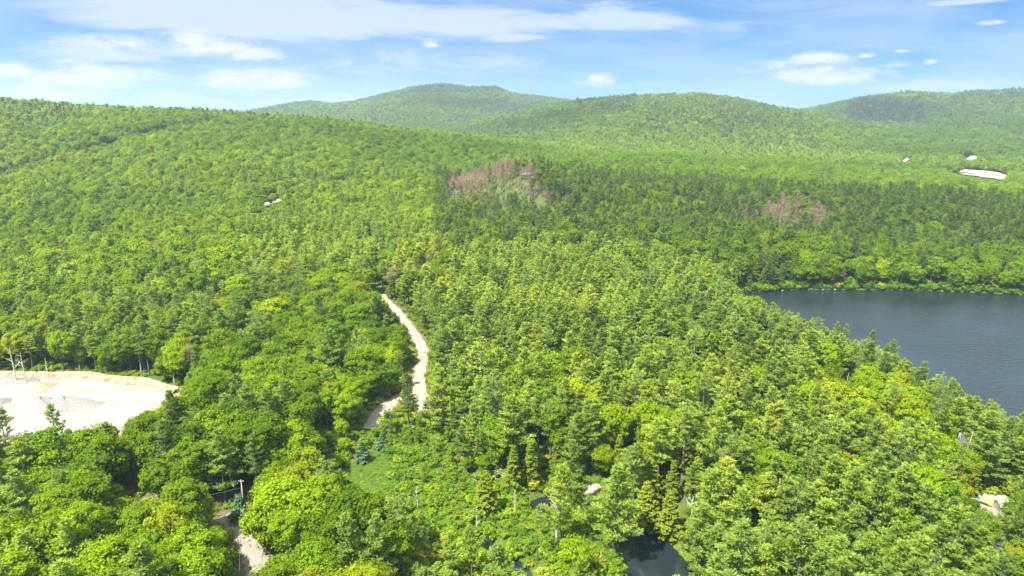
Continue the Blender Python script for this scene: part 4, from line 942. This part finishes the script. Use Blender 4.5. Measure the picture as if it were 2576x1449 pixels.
put_snag(2318, 585, 12, 'pale grey drooping dead tree on the slope above the lake', 7, 18, .4)
put_snag(2135, 938, 9, 'short white broken trunk among the trees of the right slope', 8, 2, .15)
put_snag(1198, 1275, 8, 'thin bare stem at the left edge of the marsh', 9, 4, .3)
put_snag(1048, 1225, 7, 'white bent stem at the top of the marsh', 10, 5, .5)
put_snag(1295, 1232, 8, 'pale dead stem left of the small brown pool', 21, 5, .2)
put_snag(1205, 1030, 10, 'grey twin dead stems in the fresh green trees right of the road', 12, 9, .25)
put_snag(1112, 1010, 10, 'thin white dead stem in front of the road fork', 13, 8, .12)
put_snag(1742, 1250, 9, 'tangle of bare grey branches right of the brown gap', 14, 14, .45)
put_snag(840, 1215, 7, 'bare white twigs right of the big round tree', 15, 14, .4)
for i, (uu, vv, hh) in enumerate([(95, 915, 9), (112, 900, 11), (198, 915, 8), (430, 905, 11), (515, 945, 9), (640, 955, 8), (345, 868, 12), (1640, 985, 15), (1715, 920, 15), (1800, 900, 15), (1300, 800, 14), (1580, 1020, 15), (1930, 1090, 14), (1470, 520, 12), (1560, 470, 12), (2180, 560, 12), (2000, 640, 11)]):
    words = ['first', 'second', 'third', 'fourth', 'fifth', 'sixth', 'seventh', 'eighth', 'ninth', 'tenth', 'eleventh', 'twelfth', 'thirteenth', 'fourteenth', 'fifteenth', 'sixteenth', 'seventeenth', 'eighteenth']
    side = 'pale thin stem at the wood edge behind the gravel pit' if uu < 700 else 'pale bare stem among the pines left of the lake' if vv > 700 else 'pale bare stem on the knoll slope'
    put_snag(uu, vv, hh, side + {95: ', leaning one', 112: ', beside the leaning one', 198: ', above the tan sand pile', 430: ', near the pit corner', 515: ', right of the pit corner', 640: ', farthest right', 345: ', high one in mid rim', 1640: ', below the middle', 1715: ', centre right', 1800: ', highest on the right', 1300: ', nearest the road', 1580: ', above the clearing', 1930: ', on the right slope', 1470: ', left one', 1560: ', uppermost', 2180: ', above the lake', 2000: ', lowest one'}[uu], 40 + i, 6, .12)

# ------------------------------------------------------------------ piles in the pit
def pile(name, u, v, rx, ry, hh, mat, label, seed, cat='gravel pile'):
    px, py = at_z(u, v, 6); mb = MB(); V = []; nr, na = 12, 36
    rg = np.random.default_rng(seed); ph = rg.uniform(0, 6, 5)
    for i in range(nr + 1):
        t = i / nr
        for j in range(na):
            a = 2 * PI * j / na; wob = 1 + .16 * math.sin(a * 2 + ph[0]) + .10 * math.sin(a * 3 + ph[1]) + .05 * math.sin(7 * a + ph[2])
            zz = hh * (1 - t ** 1.25) ** 1.25 * .85 * (1 + .1 * math.sin(3 * a + ph[3])) - (.9 if i == nr else 0)
            V.append((rx * t * wob * math.cos(a), ry * t * wob * math.sin(a), zz + rg.normal() * .06 * (i > 0)))
    Fc = [(i * na + j, i * na + (j + 1) % na, (i + 1) * na + (j + 1) % na, (i + 1) * na + j) for i in range(nr) for j in range(na)]
    Fc = [f[::-1] for f in Fc]
    mb.add(V, Fc); o = mb.build(name, mat, smooth=True); g = float(pit_h(np.array([px]), np.array([py]))[0]) + .2; o.location = (px, py, g); tag(o, label, cat, 'piles in the gravel pit'); return o
pile('gravel_pile', 105, 1022, 12, 8, 4.6, M['gravel'], 'grey crushed stone pile in the gravel pit, larger left half of the pair', 1)
pile('gravel_pile', 165, 1020, 14, 7, 4.4, M['gravel'], 'long grey stone pile tapering to the right in the gravel pit', 2)
pile('gravel_pile', 15, 960, 12, 5, 2.6, M['gravel'], 'grey stone heap at the far left rim of the gravel pit', 3)
pile('gravel_pile', -8, 1015, 5, 5, 2.6, M['gravel'], 'small grey heap cut by the left edge of the picture in the pit', 4)
pile('sand_pile', 107, 975, 6, 5, 2.6, M['tansand'], 'small tan sand cone near the far rim of the gravel pit', 5, 'sand pile')
# cut bank of soil round the far side of the pit: a thing of the ground
def bank():
    pts = smooth_poly([at_z(u, v, 6) for u, v in [(-60, 946), (60, 944), (180, 944), (260, 950), (330, 957), (400, 968), (450, 984)]], 2, False)
    V = []; n = 7
    for i, p in enumerate(pts):
        a = np.array(pts[max(i - 1, 0)]); b = np.array(pts[min(i + 1, len(pts) - 1)]); t = (b - a) / np.linalg.norm(b - a); nr = np.array([t[1], -t[0]])
        for q in range(n):
            f = q / (n - 1); off = f * 5.0 + .35 * math.sin(i * .9 + q); X, Y = np.array(p) + nr * off
            V.append((X, Y, 5.2 + 3.2 * (1 - f) ** 1.3 * (.85 + .08 * math.sin(i * .7)) + .12 * math.sin(i * 2.1 + q * 1.7) - (1.2 if q == n - 1 else 0)))
    Fc = [(i * n + q, i * n + q + 1, (i + 1) * n + q + 1, (i + 1) * n + q) for i in range(len(pts) - 1) for q in range(n - 1)]
    mb = MB(); mb.add(V, Fc); o = mb.build('pit_bank', M['bank'], smooth=True); tag(o, kind='structure')
bank()
# ------------------------------------------------------------------ rocks
def rock_mesh(seed, s=1.0):
    rg = np.random.default_rng(seed); import bmesh
    bm = bmesh.new(); bmesh.ops.create_icosphere(bm, subdivisions=2, radius=1)
    for vtx in bm.verts:
        c = vtx.co; f = 1 + .22 * math.sin(c.x * 3 + seed) + .18 * math.sin(c.y * 4 + seed * 2) + .12 * math.sin(c.z * 5 + seed); vtx.co = Vector((c.x * f * 1.2, c.y * f, c.z * f * .62))
    m = bpy.data.meshes.new('boulder'); bm.to_mesh(m); bm.free(); m.materials.append(M['rock']); return m
rocks = [rock_mesh(q) for q in range(4)]
SH = [(1885, 741, 1.2, 'just right of the lake tip'), (1932, 741, .8, 'second from the lake tip'), (1985, 742, 1.6, 'largest near the left end of the shore'), (2048, 736, .8, 'left of the shore birches'), (2108, 732, 1.5, 'where the shore bends'), (2128, 733, .9, 'right beside the bend boulder'), (2190, 728, 1.6, 'midway along the shore'), (2085, 737, 1, 'left of the bend'), (2330, 731, 1.0, 'right of the middle of the shore'), (2345, 732, .8, 'next to the right-middle one'), (2372, 732, 1.2, 'flat one on the right'), (2421, 735, 1.1, 'small on the right part'), (2568, 741, 1.1, 'at the right picture edge'), (2270, 730, .7, 'tiny, centre right')]
for i, (u_, v_, s_, w_) in enumerate(SH):
    px, py = at_z(u_, v_, .2)
    for _q in range(120):
        dq = float(sdist(np.array([px]), np.array([py]), lake)[0])
        if dq > .4: py -= .3
        elif dq < -.3: py += .3
    o = bpy.data.objects.new('boulder', rocks[i % 4]); COL.objects.link(o); o.location = (px, py, .1); s_ *= .42; o.scale = (s_, s_ * .9, s_); o.rotation_euler = (0, 0, i * 1.3)
    tag(o, 'pale boulder at the far lake shore, ' + w_, 'boulder', 'shore boulders')
for i, (u_, v_, s_, w_) in enumerate([(1318, 436, 5, 'left and whitest'), (1340, 440, 6, 'lower middle'), (1362, 438, 4, 'right end')]):
    px, py, _ = at_d(u_, v_, 625); o = bpy.data.objects.new('rock_outcrop', rocks[i]); COL.objects.link(o); o.location = (px, py, h1(px, py) + .5); o.scale = (s_ * 1.4, s_, s_ * .6); tag(o, 'bare pale rock ledge on the knoll top, ' + w_, 'rock', 'knoll ledges')
# ------------------------------------------------------------------ utility poles and wires
def pole(u, v, H, label, mat, arm=True, seed=0):
    g = 3.
    for _ in range(5): hx, hy = at_z(u, v, g + H); g = h1(hx, hy)
    r = empty('utility_pole', (hx, hy, g)); tag(r, label, 'utility pole')
    mb = MB(); mb.tube([(0, 0, -1), (0, 0, H * .5), (0, 0, H)], [.19, .16, .13], 10); mb.build('post', mat, r, True)
    if arm:
        mb = MB(); mb.box((0, 0, H - .45), (1.5, .12, .14)); mb.build('crossarm', M['polewood'], r)
        for sx in (-.62, 0, .62):
            mb = MB(); mb.tube([(sx, 0, H - .37), (sx, 0, H - .25), (sx, 0, H - .12)], [.05, .08, .04], 8); mb.build('insulator', M['white'], r)
    return (hx, hy, g + H)
p1 = pole(606, 1207, 11, 'weathered grey utility pole beside the dry slope at left', M['polewood'])
p2 = pole(1512, 1387, 6.5, 'thin reddish pole at the bottom left of the dark creek', M['redpole'], False)
def wire(a, b, sag, label):
    mb = MB(); pts = []
    for i in range(17):
        t = i / 16; pts.append((a[0] * (1 - t) + b[0] * t, a[1] * (1 - t) + b[1] * t, a[2] * (1 - t) + b[2] * t - 4 * sag * t * (1 - t)))
    mb.tube(pts, .035, 4); o = mb.build('power_cable', M['wire']); tag(o, label, 'cable', 'cables from the utility pole')
e1 = at_z(150, 1292, 10); e2 = at_z(150, 1310, 8)
wire((p1[0], p1[1], p1[2] - .1), (*e1, 10), .8, 'upper cable running left from the utility pole through the trees')
wire((p1[0], p1[1], p1[2] - 2.4), (*e2, 8), .8, 'lower cable running left from the utility pole')
e3 = at_z(598, 1560, 12); wire((p1[0], p1[1], p1[2] - .3), (*e3, 12), .8, 'cable coming from the utility pole toward the bottom edge')
# ------------------------------------------------------------------ buildings
def house(name, x0, y0, g, rz, L, Wd, Hw, Hr, wall, roof, label, cat, trim=True, chimney=False, over=.5):
    r = empty(name, (x0, y0, g), rz); tag(r, label, cat)
    mb = MB(); a, b = L / 2, Wd / 2
    mb.add([(-a, -b, -1), (a, -b, -1), (a, b, -1), (-a, b, -1), (-a, -b, Hw), (a, -b, Hw), (a, b, Hw), (-a, b, Hw), (-a, 0, Hw + Hr), (a, 0, Hw + Hr)],
           [(0, 1, 5, 4), (2, 3, 7, 6), (1, 2, 6, 9, 5), (3, 0, 4, 8, 7), (0, 3, 2, 1)]); mb.build('wall', wall, r)
    mb = MB(); A = a + over; sl_ = Hr / b; B = b + over; zb = Hw - over * sl_; t = .18; top = Hw + Hr
    for sg in (-1, 1):
        V = [(-A, sg * B, zb + .03), (A, sg * B, zb + .03), (A, 0, top + .03), (-A, 0, top + .03)]; V += [(q[0], q[1], q[2] + t) for q in V]
        mb.add(V, [(0, 1, 2, 3), (7, 6, 5, 4), (0, 4, 5, 1), (1, 5, 6, 2), (3, 7, 4, 0)])
    ro = mb.build('roof', roof, r)
    if trim:
        for sx in (-1, 1):
            mb = MB()
            for sg in (-1, 1): mb.tube([(sx * (A + .06), sg * B, zb + .15), (sx * (A + .06), 0, top + .2)], .16, 4)
            mb.build('trim', M['white'], ro)
    for i, (wx, sg) in enumerate([(-L * .28, -1), (L * .28, -1), (-L * .28, 1), (L * .28, 1)]):
        mb = MB(); mb.box((wx, sg * (b + .03), Hw * .55), (1.3, .08, 1.2)); f = mb.build('window', M['glass'], r)
        mb = MB(); mb.box((wx, sg * (b + .08), Hw * .55 - .68), (1.6, .14, .12)); mb.box((wx, sg * (b + .08), Hw * .55 + .68), (1.6, .12, .12)); mb.build('frame', M['white'], f)
    mb = MB(); mb.box((0, -(b + .04), 1.05), (1.0, .1, 2.1)); mb.build('door', M['wood'], r)
    if chimney: mb = MB(); mb.box((L * .2, b * .3, top + .3), (.7, .7, 1.8)); mb.build('chimney', M['rock'], ro)
    return r
hx, hy = at_g(2428, 1112, 5.5); house('cabin', hx, hy, h1(hx, hy), R(70), 11, 8, 3, 3.2, M['wall'], M['roof'], 'lakeside cabin with black shingle roof left of the white dead trunk', 'cabin', False, True)
hx, hy = at_g(2535, 1378, 4.5); house('cabin', hx, hy, h1(hx, hy), R(38), 9, 7, 3, 2.2, M['wall'], M['roof'], 'cabin with dark roof edged in white near the bottom right corner', 'cabin')
hx, hy = at_g(2205, 965, 5); house('cabin', hx, hy, h1(hx, hy), R(20), 9, 7, 3, 2.2, M['wall'], M['greyroof'], 'grey roofed cabin half hidden near the lake shore', 'cabin', False)
hx, hy = at_g(2283, 407, 5); house('red_barn', hx, hy, h1(hx, hy), R(80), 11, 10, 6, 5, M['red'], M['white'], 'small red barn in the far forest left of the distant pit', 'barn', True)
hx, hy = at_g(2445, 401, 8); house('house', hx, hy, h1(hx, hy) + 3, R(25), 16, 10, 6, 5, M['pinkroof'], M['pinkroof'], 'pinkish roofed house above the distant gravel pit', 'house', False)
# patio with its playthings and the white shed behind
hx, hy = at_g(2490, 1274); g = h1(hx, hy)
mb = MB(); mb.box((0, 0, .0), (14, 11, .5)); o = mb.build('patio', M['road']); o.location = (hx, hy, g + .3); o.rotation_euler = (0, 0, R(-8)); tag(o, kind='structure')
hx2, hy2 = at_g(2524, 1272, 2); house('white_shed', hx2 + 1, hy2, g + .4, R(-6), 5, 3.5, 2.0, .8, M['wall'], M['greyroof2'], 'low pale roofed shed on the patio among the right hand trees', 'shed', False, False, .3)
def slide(x0, y0, z0):
    r = empty('play_slide', (x0, y0, z0), R(-20)); tag(r, 'yellow slide with blue ladder posts on the patio', 'slide')
    mb = MB(); prof = [(-.4, 2.2), (0, 2.1), (1.2, 1.1), (2.3, .35), (3.0, .25)]; V = []
    for px, pz in prof: V += [(px, -.7, pz + .35), (px, -.6, pz), (px, .6, pz), (px, .7, pz + .35)]
    mb.add(V, [(i * 4 + k, i * 4 + k + 1, i * 4 + k + 5, i * 4 + k + 4) for i in range(len(prof) - 1) for k in range(3)]); mb.build('chute', M['yellow'], r)
    for sy in (-.65, .65): mb = MB(); mb.tube([(-.6, sy, 0), (-.5, sy, 3.2)], .07, 6); mb.build('post', M['blue'], r)
    mb = MB()
    for q in range(6): mb.tube([(-.57, -.65, .35 + q * .35), (-.57, .65, .35 + q * .35)], .05, 5)
    mb.build('rung', M['blue'], r)
px, py = at_g(2465, 1266, 1); slide(px, py, g + .55)
def kayak(x0, y0, z0, rz, mat, label, L=3.6, w_=.8):
    mb = MB(); V = []; n, m_ = 14, 10
    for i in range(n + 1):
        t = i / n * 2 - 1; ww = w_ / 2 * max(.02, (1 - abs(t) ** 2.2)); hh = .34 * max(.15, (1 - abs(t) ** 3)); up = .22 * t * t
        for j in range(m_): a = 2 * PI * j / m_; V.append((t * L / 2, math.cos(a) * ww, .25 + up + math.sin(a) * hh * .7))
    Fc = [(i * m_ + j, i * m_ + (j + 1) % m_, (i + 1) * m_ + (j + 1) % m_, (i + 1) * m_ + j) for i in range(n) for j in range(m_)] + [tuple(range(m_))[::-1], tuple(n * m_ + j for j in range(m_))]
    r = empty('kayak', (x0, y0, z0), rz); tag(r, label, 'kayak'); mb.add(V, Fc); mb.build('hull', mat, r, True)
    mb = MB(); mb.tube([(-.5, 0, .5), (-.3, 0, .52), (.3, 0, .52), (.5, 0, .5)], [.18, .27, .27, .18], 8); mb.build('seat', M['glass'], r)
px, py = at_g(2444, 1266, .5); kayak(px, py, g + .6, R(70), M['white'], 'white kayak at the left end of the patio', 3.2, 1.1)
px, py = at_g(1559, 1294); kayak(px, py, max(h1(px, py), .2) + .1, R(10), M['yellow'], 'yellow kayak lying on the bank left of the creek head')
# wooden dock at the head of the creek
def dock():
    px, py = at_z(1584, 1331, .6); r = empty('wooden_dock', (px, py, 0), R(-38)); tag(r, 'short grey plank dock at the head of the dark creek', 'dock')
    mb = MB()
    for q in range(17): mb.box((-3.2 + q * .4, 0, .62), (.36, 1.8, .07))
    mb.build('deck', M['wood'], r)
    for a in (-2.8, 0, 3.0):
        for b in (-.8, .8): mb = MB(); mb.tube([(a, b, -1.5), (a, b, .58)], .09, 7); mb.build('leg', M['wood'], r)
dock()
# brown fallen brush in the openings
for i, (u_, v_, lab) in enumerate([(1270, 1200, 'heap of grey fallen brush above the small brown pool'), (1695, 1205, 'rusty brown brush heap in the gap above the creek'), (340, 1245, 'reddish brush heap on the dry slope under the dark trees')]):
    px, py = at_z(u_, v_, 2); rg = np.random.default_rng(80 + i); mb = MB()
    for q in range(70):
        a = rg.normal(size=3) * [3.4, 2.4, .5]; b = a + rg.normal(size=3) * [1.6, 1.6, .5]; add_cone(mb, a + [0, 0, .9], b + [0, 0, .9], .06, .03, 3, seg=1)
    o = mb.build('brush_heap', M['dry'] if i else M['deadwood']); o.location = (px, py, h1(px, py)); tag(o, lab, 'brush heap')
# ------------------------------------------------------------------ unseen cloud-shaped meshes added above the view to throw soft patches of shade
def shade_casters():
    import bmesh
    m, nt, out = new_mat('shade_caster_mat'); df = nt.new('ShaderNodeBsdfDiffuse'); df.inputs[0].default_value = (.9, .9, .9, 1); tp = nt.new('ShaderNodeBsdfTransparent')
    tc = nt.new('ShaderNodeTexCoord'); n = nt.noise(tc.outputs['Object'], .012, 4, .6)
    mx = nt.new('ShaderNodeMixShader'); nt.put(mx.inputs[0], nt.math('MULTIPLY', nt.sstep(n, .34, .7), .10)); nt.l.new(tp.outputs[0], mx.inputs[1]); nt.l.new(df.outputs[0], mx.inputs[2]); nt.l.new(mx.outputs[0], out.inputs[0])
    for i, (u_, v_, up, rx, ry) in enumerate([(1150, 262, 1500, 420, 260), (1330, 300, 1500, 300, 180), (2240, 285, 1500, 380, 260), (2560, 262, 1500, 260, 260)]):
        gx, gy = at_g(u_, v_, 8); bm = bmesh.new(); rg = np.random.default_rng(900 + i)
        for q in range(7):
            a = rg.uniform(0, 2 * PI); rr_ = rg.uniform(.1, .6); ret = bmesh.ops.create_icosphere(bm, subdivisions=3, radius=1); sz = rg.uniform(.4, .65)
            for vx in ret['verts']:
                c = vx.co.copy(); f = 1 + .16 * math.sin(5 * c.x + q) * math.sin(4 * c.y + i) + .08 * math.sin(11 * c.z + 7 * c.x)
                vx.co = Vector((math.cos(a) * rr_ * rx + c.x * f * rx * sz, math.sin(a) * rr_ * ry + c.y * f * ry * sz, c.z * f * min(rx, ry) * .3 * (.35 if c.z < 0 else 1)))
        me = bpy.data.meshes.new('shade_caster'); bm.to_mesh(me); bm.free(); me.materials.append(m); me.polygons.foreach_set('use_smooth', [True] * len(me.polygons))
        o = bpy.data.objects.new('shade_caster', me); COL.objects.link(o); g_ = h1(gx, gy)
        o.location = Vector((gx, gy, g_)) + sun_dir * (up / sun_dir.z); tag(o, kind='structure')
shade_casters()
# ------------------------------------------------------------------ air
def haze():
    m, nt, out = new_mat('haze'); pv = nt.new('ShaderNodeVolumePrincipled')
    pv.inputs['Color'].default_value = (.62, .82, 1.0, 1); pv.inputs['Density'].default_value = .00010; pv.inputs['Anisotropy'].default_value = .2
    nt.l.new(pv.outputs[0], out.inputs['Volume'])
    mb = MB(); mb.box((0, 0, 125), (11300, 11300, 262)); o = mb.build('haze', m); tag(o, kind='stuff')
haze()
